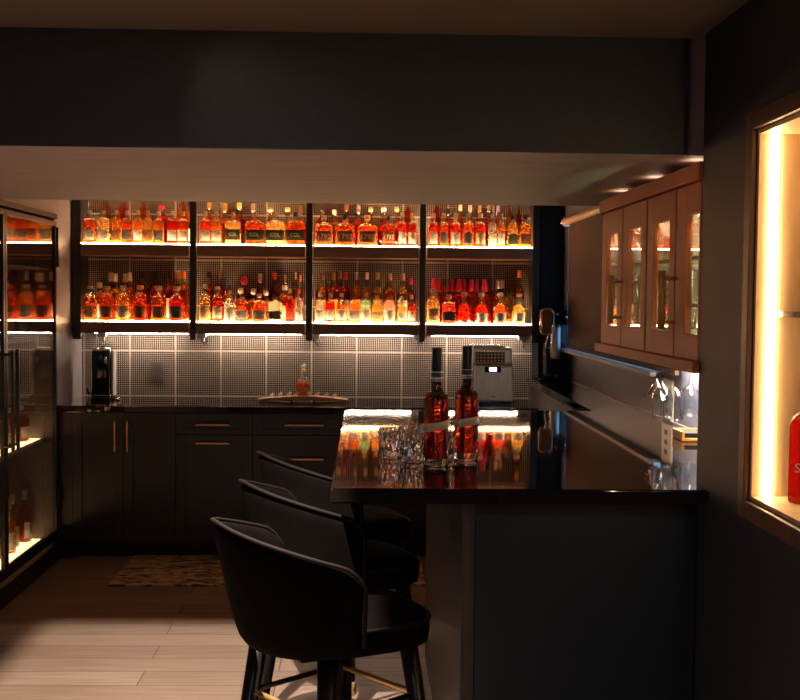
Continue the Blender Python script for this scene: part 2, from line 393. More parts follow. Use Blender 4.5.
# light bars and their white clips under the lowest boards
for k in range(4):
    x0, x1 = VX[k] + .06, VX[k + 1] - .05
    t = thing('under_shelf_light', '%s of four slim light bars under the bottle shelves' % ['leftmost', 'second from left', 'third from left', 'rightmost'][k], 'light bar', ((x0 + x1) / 2, 7.36, 1.305), group='light bars under the shelves', world=True)
    one('housing', white_m, ((x0, 7.348, 1.3195), (x1, 7.372, 1.3245)), parent=t)
    one('diffuser', led_under, ((x0 + .01, 7.350, 1.3165), (x1 - .01, 7.370, 1.3193)), parent=t)
for k, x in enumerate([-1.66, -1.03, -0.31, 0.33 + .01, 1.01]):
    t = thing('light_connector', 'small white light connector under shelf bottom, %s of five' % ['leftmost', 'second from left', 'middle', 'second from right', 'rightmost'][k], 'connector', (x, 7.33, 1.28), group='white connectors under the shelves', world=True)
    bm = B(); box(bm, (x - .03, 7.30, 1.296), (x + .022, 7.36, 1.3245), .004); box(bm, (x - .012, 7.31, 1.272), (x + .012, 7.34, 1.297), .003); wpart('plug_body', bm, white_m, t)
    bm = B(); tube(bm, [(x, 7.325, 1.275), (x + .004, 7.33, 1.258), (x + .012, 7.38, 1.25), (x + .02, 7.44, 1.262)], .003, 6); wpart('cable', bm, black_m, t)

# ---------------------------------------------------------------- bottles
# kind: body half-width, flatness, squareness, height of body, shoulder style, neck radius, total height, cap size
def prof_of(k):
    w, fl, n, hb, sh, rn, H, ch, cr = k
    p = [(0.0, 0.0), (w * .93, 0.0), (w, .006), (w, .018), (w, hb * .45), (w, hb * .8), (w, hb)]
    hs = min((H - ch - hb) * .6, w * 1.3)
    if sh == 'cone': hs = (H - ch - hb) * .85
    if sh == 'dome':
        for i in range(1, 7):
            a = i / 6 * PI / 2; p.append((rn + (w - rn) * math.cos(a), hb + hs * math.sin(a)))
    elif sh == 'cone':
        p += [(w * .96, hb + hs * .08), (rn * 1.3, hb + hs * .92), (rn, hb + hs)]
    elif sh == 'flat':
        p += [(w * .97, hb + .006), (w * .85, hb + .013), (rn * 1.4, hb + .02), (rn, hb + .028)]
    elif sh == 'bulb':
        p = [(0, 0), (w * .7, 0), (w * .86, .01), (w, hb * .45), (w * 1.02, hb * .75), (w * .92, hb), (w * .6, hb + hs * .6), (rn, hb + hs)]
    elif sh == 'slope':
        for i in range(1, 6):
            a = i / 5; q = (1 + math.cos(PI * a)) / 2; p.append((rn + (w - rn) * q, hb + hs * a))
    p += [(rn, H - ch - .004), (rn * 1.12, H - ch - .003), (rn * 1.12, H - ch), (0.0, H - ch)]
    return p
KIND = {
 # w, flat, square, body h, shoulder, neck r, H, cap h, cap r
 'square':       (.039, .85, 6, .125, 'dome', .013, .205, .026, .015),
 'wide flask':   (.061, .55, 7, .120, 'dome', .013, .205, .028, .015),
 'rounded flask': (.054, .60, 3, .105, 'dome', .014, .190, .028, .016),
 'round-shouldered': (.042, .9, 2.2, .120, 'dome', .018, .218, .020, .019),
 'squat':        (.041, 1.0, 2, .085, 'dome', .013, .170, .034, .020),
 'cylindrical':  (.037, 1.0, 2, .130, 'dome', .014, .235, .032, .015),
 'conical':      (.058, .6, 3, .130, 'cone', .012, .330, .030, .015),
 'tall':         (.038, 1.0, 2, .185, 'slope', .0135, .315, .045, .0150),
 'long-necked':  (.037, 1.0, 2, .150, 'dome', .013, .300, .055, .0145),
 'bulbous':      (.037, 1.0, 2, .090, 'bulb', .014, .200, .026, .017),
 'wax-topped':   (.036, .9, 4, .150, 'dome', .0135, .285, .075, .020)}
_cache = {}
def bottle_parts(kind, liq, cap, lab, fill=.8, detail=22):
    key = (kind, liq, cap, lab, fill)
    if key in _cache: return _cache[key]
    k = KIND[kind]; w, fl, n, hb, sh, rn, H, ch, cr = k
    bm = B(); pr = prof_of(k)
    lathe(bm, pr, seg=detail, ry=fl, n=n, split=hb + (H - ch - hb) * (fill - .55), mi=0, mi2=1)
    # the neck is round whatever the body: squareness eases out towards the neck
    for v in bm.verts:
        r = math.hypot(v.co.x, v.co.y / fl)
        if v.co.z > hb + .012 and r > 1e-4:
            a = math.atan2(v.co.y / fl, v.co.x); t = min(1, (v.co.z - hb - .012) / .05); f2 = fl + (1 - fl) * t
            c, s = math.cos(a), math.sin(a); q = (abs(c) ** n + abs(s) ** n) ** (-1 / n); r0 = r / q
            rr = r * (1 - t) + r0 * t
            v.co.x = rr * c; v.co.y = rr * s * f2
    body = mesh_of('body', bm, [LIQ[liq], neck_glass])
    bm = B(); z0 = H - ch
    if kind == 'wax-topped': lathe(bm, [(0, z0 - .002), (cr, z0 - .002), (cr * 1.03, z0 + .004), (cr * .66, H - .004), (cr * .6, H), (0, H)], seg=14)
    elif kind in ('squat', 'bulbous'): lathe(bm, [(0, z0), (rn, z0), (rn, z0 + .006), (cr, z0 + .008), (cr * 1.05, z0 + ch * .5), (cr * .8, H - .003), (0, H)], seg=14)
    else: lathe(bm, [(0, z0), (cr, z0), (cr * 1.02, z0 + .003), (cr * .98, H - .003), (cr * .85, H), (0, H)], seg=14)
    capm = mesh_of('cap', bm, CAP[cap])
    labm = None
    if lab:
        bm = B(); la, lb = {'square': (.02, .085), 'wide flask': (.028, .095), 'rounded flask': (.02, .09)}.get(kind, (.02, hb * .78))
        A = {'square': .95, 'wide flask': 1.12, 'rounded flask': 1.0}.get(kind, 1.05)
        N = 12; rows = []
        for off in (.0006, .0018):
            for z in (la, lb):
                row = []
                for i in range(N + 1):
                    a = -PI / 2 - A / 1.25 + 2 * A / 1.25 * i / N; c, s = math.cos(a), math.sin(a); q = (abs(c) ** n + abs(s) ** n) ** (-1 / n)
                    row.append(bm.verts.new(((w + off) * q * c, (w + off) * fl * q * s - (off if fl < 1 else 0), z)))
                rows.append(row)
        i0, i1, o0, o1 = rows
        for i in range(N):
            bm.faces.new((o0[i], o0[i + 1], o1[i + 1], o1[i])); bm.faces.new((i0[i + 1], i0[i], i1[i], i1[i + 1]))
            bm.faces.new((o1[i], o1[i + 1], i1[i + 1], i1[i])); bm.faces.new((i0[i], i0[i + 1], o0[i + 1], o0[i]))
        bm.faces.new((i0[0], o0[0], o1[0], i1[0])); bm.faces.new((o0[N], i0[N], i1[N], o1[N]))
        labm = mesh_of('label', bm, LAB[lab])
    _cache[key] = (body, capm, labm, k)
    return _cache[key]
def bottle(kind, liq, cap, lab, loc, label, group=None, sx=1.0, sz=1.0, rz=0.0, letters=None, fill=.8, cat='bottle', name=None):
    body, capm, labm, k = bottle_parts(kind, liq, cap, lab, fill)
    t = thing(name or 'whiskey_bottle', label, cat, loc, rz, group)
    t.scale = (sx, sx, sz)
    link('body', body, t); link('cap', capm, t)
    if labm: lo = link('label', labm, t)
    if letters:
        m = letters[2]; zc = letters[3] if len(letters) > 3 else .06
        key = (letters[0], letters[1])
        if key not in _cache:
            me = text_mesh(letters[0], letters[1]); me.materials.append(m); _cache[key] = me
        x = link('lettering', _cache[key], lo if labm else t, (0, -k[0] * k[1] - .0034, zc))
    return t
SHOWN = {'wide flask': 'wide', 'rounded flask': 'oval', 'round-shouldered': 'rounded', 'long-necked': 'slender', 'wax-topped': 'waxed'}
ORD = ['first', 'second', 'third', 'fourth', 'fifth', 'sixth', 'seventh', 'eighth', 'ninth', 'tenth', 'eleventh', 'twelfth']
BAY = ['leftmost bay', 'second bay', 'third bay', 'rightmost bay']
ROWY = {'front': 7.228, 'middle': 7.318, 'rear': 7.399}
def row(bay, lev, rw, items):
    """items: (place across the bay 0..1, kind, liquid, cap, label[, letters, height scale])"""
    x0, x1 = VX[bay] + .03, VX[bay + 1] - .03; W = x1 - x0
    zs = (1.4005, 1.8815)[lev]
    xs = [x0 + it[0] * W for it in items]
    for i in (0, len(items) - 1):
        w = KIND[items[i][1]][0]
        if i == 0: xs[i] += max(0, min(w - (xs[i] - x0), w * .4))
        else: xs[i] -= max(0, min(w - (x1 - xs[i]), w * .4))
    for i, it in enumerate(items):
        w = KIND[it[1]][0] * 1.05
        gl = (xs[i] - xs[i - 1]) * .49 if i else xs[i] - x0
        gr = (xs[i + 1] - xs[i]) * .49 if i < len(items) - 1 else x1 - xs[i]
        x = xs[i]
        s = min(1.14, gl / w, gr / w)
        cw = {'glass': 'glass stopper'}.get(it[3], it[3] + ' cap')
        lab = '%s %s bottle, %s, %s, %s row, %s shelf, %s' % (SHOWN.get(it[1], it[1]), it[2], cw, 'leftmost' if i == 0 else ORD[i] + ' from left', rw, ('lower', 'upper')[lev], BAY[bay])
        lt = it[5] if len(it) > 5 else None; sz = it[6] if len(it) > 6 else 1.0
        bottle(it[1], it[2], it[3], it[4], (x, ROWY[rw], zs), lab, 'bottles on the %s shelf, %s' % (('lower', 'upper')[lev], BAY[bay]), s, sz * random.uniform(.985, 1.015), 0, lt, fill=.85 if rw == 'front' else 1.15)
LR = ('COL', .032, ink, .062)
L9 = ('1792', .042, ink, .055)
# bay 1
row(0, 1, 'front', [(.06, 'square', 'dark amber', 'cream', 'white'), (.19, 'square', 'golden', 'cream', 'white'), (.31, 'square', 'amber', 'cream', 'brown'), (.41, 'square', 'dark amber', 'tan', 'black'),
    (.515, 'square', 'amber', 'cream', 'white'), (.61, 'square', 'golden', 'tan', 'brown'), (.71, 'square', 'amber', 'cream', 'black'), (.84, 'square', 'red', 'cream', 'white'), (.96, 'square', 'dark amber', 'tan', 'white')])
row(0, 1, 'rear', [(.15, 'conical', 'golden', 'glass', None), (.32, 'conical', 'dark amber', 'tan', None), (.515, 'conical', 'amber', 'glass', None), (.69, 'round-shouldered', 'red', 'red', None, None, 1.15), (.90, 'conical', 'amber', 'cream', 'white')])
row(0, 0, 'front', [(.06, 'round-shouldered', 'dark amber', 'tan', 'brown'), (.22, 'round-shouldered', 'dark amber', 'tan', 'brown'), (.375, 'round-shouldered', 'amber', 'cream', 'white'), (.535, 'round-shouldered', 'red', 'gold', 'brown'),
    (.71, 'round-shouldered', 'dark amber', 'tan', 'brown'), (.88, 'round-shouldered', 'red', 'tan', 'black')])
row(0, 0, 'middle', [(.12, 'cylindrical', 'amber', 'cream', 'white'), (.27, 'long-necked', 'golden', 'glass', None), (.41, 'long-necked', 'amber', 'glass', None), (.53, 'tall', 'dark amber', 'black', None), (.66, 'tall', 'dark amber', 'black', None), (.79, 'tall', 'dark amber', 'black', 'white'), (.92, 'tall', 'amber', 'orange', None)])
row(0, 0, 'rear', [(.20, 'long-necked', 'golden', 'glass', None), (.34, 'long-necked', 'amber', 'glass', None), (.61, 'tall', 'dark amber', 'brown', None), (.85, 'tall', 'dark amber', 'gold', None)])
# bay 2
row(1, 1, 'front', [(.05, 'square', 'red', 'cream', 'white'), (.165, 'square', 'amber', 'tan', 'white'), (.32, 'wide flask', 'golden', 'tan', 'olive', LR), (.525, 'wide flask', 'dark amber', 'tan', 'olive', LR), (.72, 'wide flask', 'golden', 'tan', 'olive', LR), (.93, 'wide flask', 'dark amber', 'black', 'olive', LR)])
row(1, 1, 'rear', [(.06, 'tall', 'dark amber', 'gold', None, None, .87), (.21, 'long-necked', 'amber', 'gold', None, None, .9), (.35, 'tall', 'dark amber', 'tan', None, None, .87), (.485, 'long-necked', 'red', 'silver', None, None, .9), (.65, 'bulbous', 'amber', 'gold', None, None, 1.25), (.815, 'bulbous', 'golden', 'gold', None, None, 1.25), (.94, 'long-necked', 'dark amber', 'brown', None, None, .85)])
row(1, 0, 'front', [(.05, 'cylindrical', 'golden', 'cream', 'cream'), (.175, 'round-shouldered', 'red', 'cream', 'white'), (.29, 'cylindrical', 'clear', 'silver', 'white', None, .85), (.41, 'square', 'dark amber', 'black', 'grey', None, .85), (.57, 'square', 'dark amber', 'silver', 'white', None, .85),
    (.72, 'square', 'clear', 'black', 'black', None, .85), (.86, 'square', 'red', 'gold', 'red'), (.965, 'cylindrical', 'clear', 'orange', 'white', None, .9)])
row(1, 0, 'middle', [(.26, 'tall', 'amber', 'blue', None, None, .86), (.38, 'squat', 'amber', 'glass', None, None, 1.25), (.50, 'squat', 'golden', 'glass', None, None, 1.25), (.62, 'squat', 'golden', 'glass', None, None, 1.2), (.80, 'cylindrical', 'amber', 'cream', 'cream')])
row(1, 0, 'rear', [(.06, 'tall', 'dark amber', 'black', None), (.165, 'tall', 'dark amber', 'brown', None), (.40, 'squat', 'red', 'red', None, None, 1.7), (.553, 'long-necked', 'dark amber', 'silver', None), (.69, 'tall', 'dark amber', 'red', None), (.80, 'long-necked', 'clear', 'silver', None), (.90, 'tall', 'amber', 'tan', 'red'), (.97, 'tall', 'red', 'orange', None, None, .95)])
# bay 3
row(2, 1, 'front', [(.09, 'rounded flask', 'dark amber', 'cream', 'brown', L9), (.295, 'rounded flask', 'dark amber', 'black', 'brown', L9), (.51, 'rounded flask', 'dark amber', 'gold', 'brown', L9), (.715, 'rounded flask', 'dark amber', 'black', 'brown', L9), (.85, 'cylindrical', 'red', 'cream', 'white', None, .9), (.955, 'cylindrical', 'red', 'gold', 'white', None, .9)])
row(2, 1, 'rear', [(.06, 'tall', 'dark amber', 'black', None, None, .85), (.18, 'cylindrical', 'golden', 'glass', None), (.30, 'tall', 'dark amber', 'brown', None, None, .85), (.42, 'long-necked', 'dark amber', 'silver', None, None, .88), (.54, 'bulbous', 'golden', 'gold', None, None, 1.3), (.67, 'bulbous', 'red', 'glass', None, None, 1.3), (.80, 'bulbous', 'amber', 'gold', None, None, 1.3), (.94, 'conical', 'dark amber', 'brown', None)])
row(2, 0, 'front', [(.05, 'cylindrical', 'clear', 'cream', 'white', None, .8), (.155, 'cylindrical', 'red', 'cream', 'white', None, .8), (.265, 'cylindrical', 'amber', 'silver', 'white', None, .8), (.39, 'square', 'amber', 'black', 'grey', None, .9), (.50, 'cylindrical', 'clear', 'tan', 'white', None, .8), (.61, 'square', 'golden', 'cream', 'cream', None, .85), (.73, 'cylindrical', 'clear', 'red', 'white', None, .8), (.85, 'squat', 'golden', 'white', 'grey'), (.96, 'cylindrical', 'red', 'cream', 'white', None, .75)])
row(2, 0, 'middle', [(.06, 'tall', 'amber', 'brown', 'cream'), (.18, 'tall', 'amber', 'gold', 'gold'), (.30, 'tall', 'red', 'red', 'black'), (.41, 'tall', 'amber', 'silver', 'gold'), (.51, 'tall', 'golden', 'cream', 'green'), (.615, 'tall', 'golden', 'gold', 'gold'), (.735, 'tall', 'amber', 'pink', 'red'), (.86, 'tall', 'golden', 'pink', 'white')])
row(2, 0, 'rear', [(.12, 'tall', 'dark amber', 'brown', None, None, 1.02), (.24, 'tall', 'dark amber', 'tan', None, None, 1.02), (.95, 'tall', 'red', 'red', None, None, .9)])
# bay 4
row(3, 1, 'front', [(.045, 'cylindrical', 'red', 'cream', 'white', None, .9), (.157, 'cylindrical', 'dark amber', 'cream', 'black', None, .9), (.27, 'cylindrical', 'red', 'cream', 'white', None, .9), (.39, 'cylindrical', 'dark amber', 'cream', 'black', None, .9), (.51, 'cylindrical', 'red', 'cream', 'cream', None, .9), (.625, 'square', 'clear', 'white', 'white'), (.71, 'cylindrical', 'amber', 'tan', 'white', None, .9), (.82, 'square', 'golden', 'black', 'olive'), (.945, 'square', 'amber', 'black', 'brown')])
row(3, 1, 'rear', [(.10, 'conical', 'dark amber', 'brown', None), (.22, 'tall', 'dark amber', 'black', None, None, .8), (.333, 'tall', 'amber', 'cream', None, None, .87), (.43, 'tall', 'amber', 'pink', None, None, .87), (.525, 'tall', 'golden', 'gold', None, None, .87), (.615, 'tall', 'dark amber', 'silver', None, None, .87), (.705, 'tall', 'dark amber', 'purple', None, None, .87), (.82, 'conical', 'amber', 'glass', None), (.93, 'conical', 'red', 'red', None, None, .95)])
row(3, 0, 'front', [(.06, 'round-shouldered', 'golden', 'cream', 'cream'), (.215, 'square', 'red', 'tan', 'black', None, .88), (.365, 'bulbous', 'red', 'tan', None), (.53, 'bulbous', 'red', 'cream', 'white'), (.71, 'bulbous', 'dark amber', 'cream', 'grey'), (.89, 'bulbous', 'golden', 'tan', 'white')])
row(3, 0, 'middle', [(.08, 'wax-topped', 'red', 'red', None), (.20, 'cylindrical', 'dark amber', 'red', None), (.32, 'wax-topped', 'red', 'red', None), (.44, 'wax-topped', 'red', 'red', None), (.57, 'wax-topped', 'red', 'red', None), (.70, 'long-necked', 'amber', 'tan', 'cream', None, .92), (.80, 'cylindrical', 'golden', 'black', None), (.91, 'tall', 'dark amber', 'orange', 'black', None, 1.1)])
row(3, 0, 'rear', [(.14, 'wax-topped', 'red', 'red', None), (.26, 'wax-topped', 'red', 'red', None), (.38, 'wax-topped', 'red', 'red', None), (.50, 'wax-topped', 'red', 'red', None), (.64, 'tall', 'dark amber', 'black', None, None, .92), (.76, 'long-necked', 'golden', 'cream', None, None, .92)])

# ---------------------------------------------------------------- back counter and base cabinets
def shaker(t, name, x0, x1, z0, z1, y, handle=None, dep=.02, r=.055):
    """shaker front facing the camera: frame around a sunk panel, bar handle"""
    bm = B(); g = .0015
    x0 += g; x1 -= g; z0 += g; z1 -= g
    rz = min(r, (z1 - z0) * .26)
    box(bm, (x0, y, z0), (x0 + r, y + dep, z1), .0012); box(bm, (x1 - r, y, z0), (x1, y + dep, z1), .0012)
    box(bm, (x0 + r, y, z0), (x1 - r, y + dep, z0 + rz), .0012); box(bm, (x0 + r, y, z1 - rz), (x1 - r, y + dep, z1), .0012)
    box(bm, (x0 + r, y + .010, z0 + rz), (x1 - r, y + dep, z1 - rz))
    o = wpart(name, bm, cab_m, t)
    if handle:
        (ax, az), (bx, bz) = handle
        bm = B(); hy = y - .026
        box(bm, (min(ax, bx) - .005, hy - .005, min(az, bz) - .005), (max(ax, bx) + .005, hy + .005, max(az, bz) + .005), .002)
        for px, pz in ((ax + (bx - ax) * .12, az + (bz - az) * .12), (ax + (bx - ax) * .88, az + (bz - az) * .88)):
            box(bm, (px - .004, hy, pz - .004), (px + .004, y, pz + .004))
        h = link('handle', mesh_of('handle', bm, copper)); h.parent = o; h.location = -WL(t) - o.location; h['label'] = 'copper bar handle'
    return o
YC = 6.80
def carcass(name, label, x0, x1, cat='cabinet'):
    t = thing(name, label, cat, ((x0 + x1) / 2, 7.1, 0), world=True, group='dark base cabinets along the back wall')
    one('body', cab_m, ((x0, YC + .021, .10), (x1, YB - .004, .870)), parent=t)
    one('toe_kick', black_m, ((x0, YC + .075, 0), (x1, YB - .1, .0995)), parent=t)
    return t
t = carcass('base_cabinet', 'dark two-door base cabinet at left end of back counter', -1.722, -1.114)
shaker(t, 'door', -1.722, -1.423, .105, .868, YC, ((-1.467, .645), (-1.467, .815)))
shaker(t, 'door', -1.423, -1.114, .105, .868, YC, ((-1.394, .645), (-1.394, .815)))
t = carcass('base_cabinet', 'dark base cabinet with one drawer over one door, left of drawer bank', -1.113, -.661)
shaker(t, 'drawer', -1.113, -.661, .742, .868, YC, ((-.99, .802), (-.80, .802)))
shaker(t, 'door', -1.113, -.661, .105, .740, YC, ((-.99, .692), (-.80, .692)))
t = carcass('base_cabinet', 'dark drawer bank behind the bar stools', -.660, -.051)
shaker(t, 'drawer', -.660, -.051, .742, .868, YC, ((-.465, .802), (-.245, .802)))
shaker(t, 'drawer', -.660, -.051, .425, .740, YC, ((-.465, .60), (-.245, .60)))
shaker(t, 'drawer', -.660, -.051, .105, .423, YC, ((-.465, .28), (-.245, .28)))
t = carcass('base_cabinet', 'dark base cabinet hidden behind the raised bar', -.050, 1.045)
for a, b, hx in ((-.05, .315, .27), (.315, .68, .36), (.68, 1.045, .725)):
    shaker(t, 'door', a, b, .105, .868, YC, ((hx, .645), (hx, .815)))
tag(one('filler_panel', cab_m, ((XL + .002, YC + .01, 0), (-1.723, YB - .004, .870)), bev=.002), 'narrow dark filler strip between left wall and base cabinets', 'panel')
tag(one('back_counter', counter_m, ((XL + .002, 6.765, .872), (1.083, YB - .002, .912)), bev=.004), 'long polished dark countertop under the bottle shelves', 'countertop')

# outlet on the backsplash
t = thing('wall_outlet', 'grey double outlet on dotted tile backsplash', 'outlet', (-1.341, YB, 1.07), world=True)
one('plate', outlet_m, ((-1.380, YB - .008, 1.010), (-1.302, YB - .001, 1.130)), bev=.002, parent=t)
for z in (1.045, 1.095):
    o = one('socket', outlet_m, ((-1.360, YB - .012, z - .019), (-1.322, YB - .0082, z + .019)), bev=.002, parent=t)
    bm = B()
    for dx in (-.007, .007): box(bm, (-1.341 + dx - .0015, YB - .0128, z - .006), (-1.341 + dx + .0015, YB - .0121, z + .007))
    s_ = link('slot', mesh_of('slot', bm, slot_m)); s_.parent = o; s_.location = -WL(t) - o.location

# barrel stave with little horse stoppers and a round bottle
t = thing('barrel_stave_tray', 'curved wooden barrel stave lying on the back counter', 'tray', (-.38, 7.12, .912), world=True)
bm = B(); N = 28; rows_ = []
for i in range(N + 1):
    u = -1 + 2 * i / N; x = -.38 + .278 * u; zt = .948 - .020 * u * u; hw = .062 - .022 * u * u; th = .020 if abs(u) < .97 else .012
    rows_.append([bm.verts.new(p) for p in ((x, 7.12 - hw, zt - th), (x, 7.12 - hw, zt), (x, 7.12 + hw, zt), (x, 7.12 + hw, zt - th))])
for a, b in zip(rows_, rows_[1:]):
    for k in range(4): bm.faces.new((a[k], b[k], b[(k + 1) % 4], a[(k + 1) % 4]))
bm.faces.new(rows_[0][::-1]); bm.faces.new(rows_[-1])
wpart('stave', bm, stave_m, t)
one('foot', black_m, ((-.46, 7.075, .912), (-.44, 7.165, .9265)), parent=t)
one('foot', black_m, ((-.32, 7.075, .912), (-.30, 7.165, .9265)), parent=t)
def stave_z(x): u = (x + .38) / .278; return .948 - .020 * u * u
def horse_mesh(s=1.0):
    bm = B()
    lathe(bm, [(0, 0), (.0085, 0), (.0085, .003), (.004, .005), (0, .005)], seg=12)
    lathe(bm, [(0, .005), (.0022, .005), (.0022, .009), (0, .009)], seg=8)
    tube(bm, [(-.010, 0, .0155), (-.006, 0, .017), (0, 0, .0163), (.006, 0, .0172), (.009, 0, .019)], [.0022, .0040, .0036, .0038, .0028], 8)
    tube(bm, [(.008, 0, .018), (.0115, 0, .0235), (.013, 0, .0255)], [.003, .0022, .0018], 7)
    tube(bm, [(.0115, 0, .0258), (.0165, 0, .0225)], [.002, .0011], 7)
    for x, y, dx in ((-.007, .002, -.006), (-.007, -.002, -.002), (.006, .002, .007), (.006, -.002, .003)):
        tube(bm, [(x, y, .015), (x + dx * .6, y, .0115), (x + dx, y, .008)], [.0014, .001, .0008], 6)
    tube(bm, [(-.010, 0, .017), (-.014, 0, .018), (-.017, 0, .0155)], [.0012, .001, .0006], 6)
    tube(bm, [(-.001, 0, .019), (.002, 0, .025), (.004, 0, .028)], [.0026, .0024, .0018], 7)
    lathe(bm, [(0, .0278), (.0018, .0285), (.0022, .030), (.0012, .0322), (0, .0327)], cx=.005, seg=8)
    tube(bm, [(.003, .001, .0265), (.007, .001, .0245), (.009, .001, .0245)], .0009, 6)
    return mesh_of('stopper', bm, pewter)
hm = horse_mesh()
HO = ['leftmost', 'second from left', 'third from left', 'fourth from left', 'fifth from left', 'sixth from left', 'seventh from left', 'rightmost']
for i, x in enumerate([-.572, -.520, -.466, -.418, -.345, -.292, -.238, -.186]):
    o = link('horse_stopper', hm, None, (x, 7.082, stave_z(x) + .0003), [0, .3, -.2, .1, 0, .2, -.3, 0][i])
    tag(o, 'pewter racing horse stopper on the barrel stave, %s of eight' % HO[i], 'bottle stopper', 'horse stoppers on the barrel stave')
KIND['ball-shaped'] = (.044, 1.0, 3.2, .062, 'dome', .014, .165, .014, .014)
bottle('ball-shaped', 'dark amber', 'gold', 'cream', (-.382, 7.135, .9485), 'small round bottle with cream label standing on the barrel stave', None, 1.0, 1.0, fill=.75)
o = link('horse_stopper', hm, None, (-.382, 7.135, .9485 + .165 - .0002), .2); o.scale = (1.15,) * 3
tag(o, 'pewter horse stopper atop the round bottle on the stave', 'bottle stopper')

# stainless ice maker
t = thing('ice_maker', 'stainless countertop ice maker with small lit blue display', 'ice maker', (.785, 7.08, .912), world=True)
bm = B(); box(bm, (.668, 6.955, .930), (.905, 7.26, 1.155), .012); wpart('body', bm, steel, t)
one('base', gloss_black, ((.678, 6.97, .913), (.897, 7.25, .9295)), bev=.003, parent=t)
bm = B(); box(bm, (.655, 6.975, 1.157), (.898, 7.255, 1.262), .014); l = wpart('lid', bm, steel, t)
bm = B(); box(bm, (.672, 6.968, 1.172), (.850, 6.9745, 1.235), .002); w_ = link('window', mesh_of('window', bm, pm('smoked_window', (.05, .035, .028), .15))); w_.parent = l
bm = B()
for r_ in range(3):
    for c_ in range(8): box(bm, (.679 + c_ * .0212, 6.9655, 1.177 + r_ * .019), (.692 + c_ * .0212, 6.9678, 1.188 + r_ * .019), .001)
w_ = link('grille', mesh_of('grille', bm, pm('pale_grille', (.55, .38, .22), .4))); w_.parent = l
bm = B(); box(bm, (.64, 7.0, 1.264), (.86, 7.20, 1.276), .004); wpart('lid_rim', bm, chrome, t)
o = one('display', gloss_black, ((.727, 6.951, 1.112), (.826, 6.9545, 1.147)), bev=.0015, parent=t)
bm = B(); box(bm, (.755, 6.9498, 1.120), (.800, 6.9508, 1.142)); wpart('lit_screen', bm, screen_m, t)
o = link('lettering', text_mesh('88', .019)); o.data.materials.append(pm('digit_ink', (.02, .03, .25), .5)); o.parent = t; o.location = Vector((.778, 6.9488, 1.131)) - WL(t)
bm = B(); box(bm, (.770, 6.9535, .962), (.796, 6.9552, .966)); wpart('badge', bm, slot_m, t)
bm = B(); box(bm, (.650, 7.0, .93), (.6665, 7.25, 1.255), .005); wpart('side_reservoir', bm, thin_glass, t)

# black canister appliance at the left end
t = thing('drink_machine', 'glossy black upright countertop machine with bright chrome trim', 'appliance', (-1.625, 7.2, .912), world=True)
bm = B(); lathe(bm, [(0, .935), (.058, .935), (.062, .94), (.062, 1.20), (.058, 1.215), (0, 1.215)], -1.632, 7.2, 28, 1.1, 4); wpart('body', bm, gloss_black, t)
bm = B(); lathe(bm, [(0, 1.2155), (.060, 1.2155), (.062, 1.222), (.040, 1.232), (0, 1.236)], -1.632, 7.2, 28, 1.1, 3.5); wpart('lid', bm, chrome, t)
bm = B(); lathe(bm, [(0, .913), (.068, .913), (.068, .928), (.062, .9345), (0, .9345)], -1.632, 7.2, 28, 1.1, 3); wpart('base', bm, gloss_black, t)
bm = B(); tube(bm, [(-1.632 + .069 * math.cos(a), 7.2 + .076 * math.sin(a), .9405) for a in [math.radians(d) for d in range(180, 361, 12)]], .0035, 8); wpart('ring', bm, chrome, t)
bm = B(); box(bm, (-1.569, 7.155, .937), (-1.556, 7.245, 1.216), .004); wpart('side_trim', bm, white_m, t)
bm = B(); lathe(bm, [(0, 1.13), (.006, 1.132), (.0075, 1.145), (.0075, 1.165), (.006, 1.178), (0, 1.18)], -1.598, 7.128, 12); wpart('chrome_oval', bm, chrome, t)  # upright chrome oval on the front
bm = B(); tube(bm, [(-1.695, 7.2, .93), (-1.72, 7.19, .96), (-1.735, 7.2, .985), (-1.745, 7.26, .96), (-1.75, 7.33, .925)], .004, 8); wpart('cord', bm, gloss_black, t)
t = thing('pour_spout', 'small chrome pour spout beside the black machine', 'spout', (-1.525, 7.12, .912), world=True)
bm = B(); tube(bm, [(-1.548, 7.12, .920), (-1.505, 7.125, .920)], .007, 10); wpart('tube', bm, chrome, t)
bm = B(); lathe(bm, [(0, .913), (.010, .913), (.011, .922), (.005, .932), (0, .933)], -1.513, 7.105, 14); wpart('knob', bm, chrome, t)

# ---------------------------------------------------------------- the bar
ZT = 1.07; ZU = 1.030
bm = B()
def slab(bm, pts, z0, z1):
    lo = [bm.verts.new((x, y, z0)) for x, y in pts]; hi = [bm.verts.new((x, y, z1)) for x, y in pts]
    bm.faces.new(lo[::-1]); bm.faces.new(hi); n = len(pts)
    for i in range(n): bm.faces.new((lo[i], lo[(i + 1) % n], hi[(i + 1) % n], hi[i]))
slab(bm, [(-.086, 2.95), (XF - .001, 2.95), (XF - .001, YF + .002), (XR - .001, YF + .002), (XR - .001, 7.168), (1.012, 7.168), (1.012, 5.04), (-.086, 5.04)], ZU, ZT)
r_ = bmesh.ops.bevel(bm, geom=[e for e in bm.edges if abs(e.verts[0].co.z - e.verts[1].co.z) < 1e-6], offset=.005, segments=2, affect='EDGES')
t = thing('home_bar', 'raised bar with slate painted panels and polished dark top', 'bar', (.58, 4.0, 0), world=True)
wpart('bar_top', bm, counter_m, t, 'polished dark stone bar top')
one('front_panel', slate, ((.300, 3.05, 0), (XF - .003, 3.07, 1.029)), bev=.001, parent=t)
one('corner_post', slate2, ((.262, 3.045, 0), (.299, 3.085, 1.029)), bev=.002, parent=t)
one('side_panel', slate2, ((.272, 3.087, 0), (.296, 4.95, 1.029)), bev=.001, parent=t)
one('top_shade_strip', black_m, ((.300, 3.042, .985), (XF - .003, 3.0495, 1.029)), parent=t)  # black strip in place of the shadow under the bar top
one('rear_panel', slate, ((.297, 4.92, 0), (1.02, 4.95, 1.029)), parent=t)
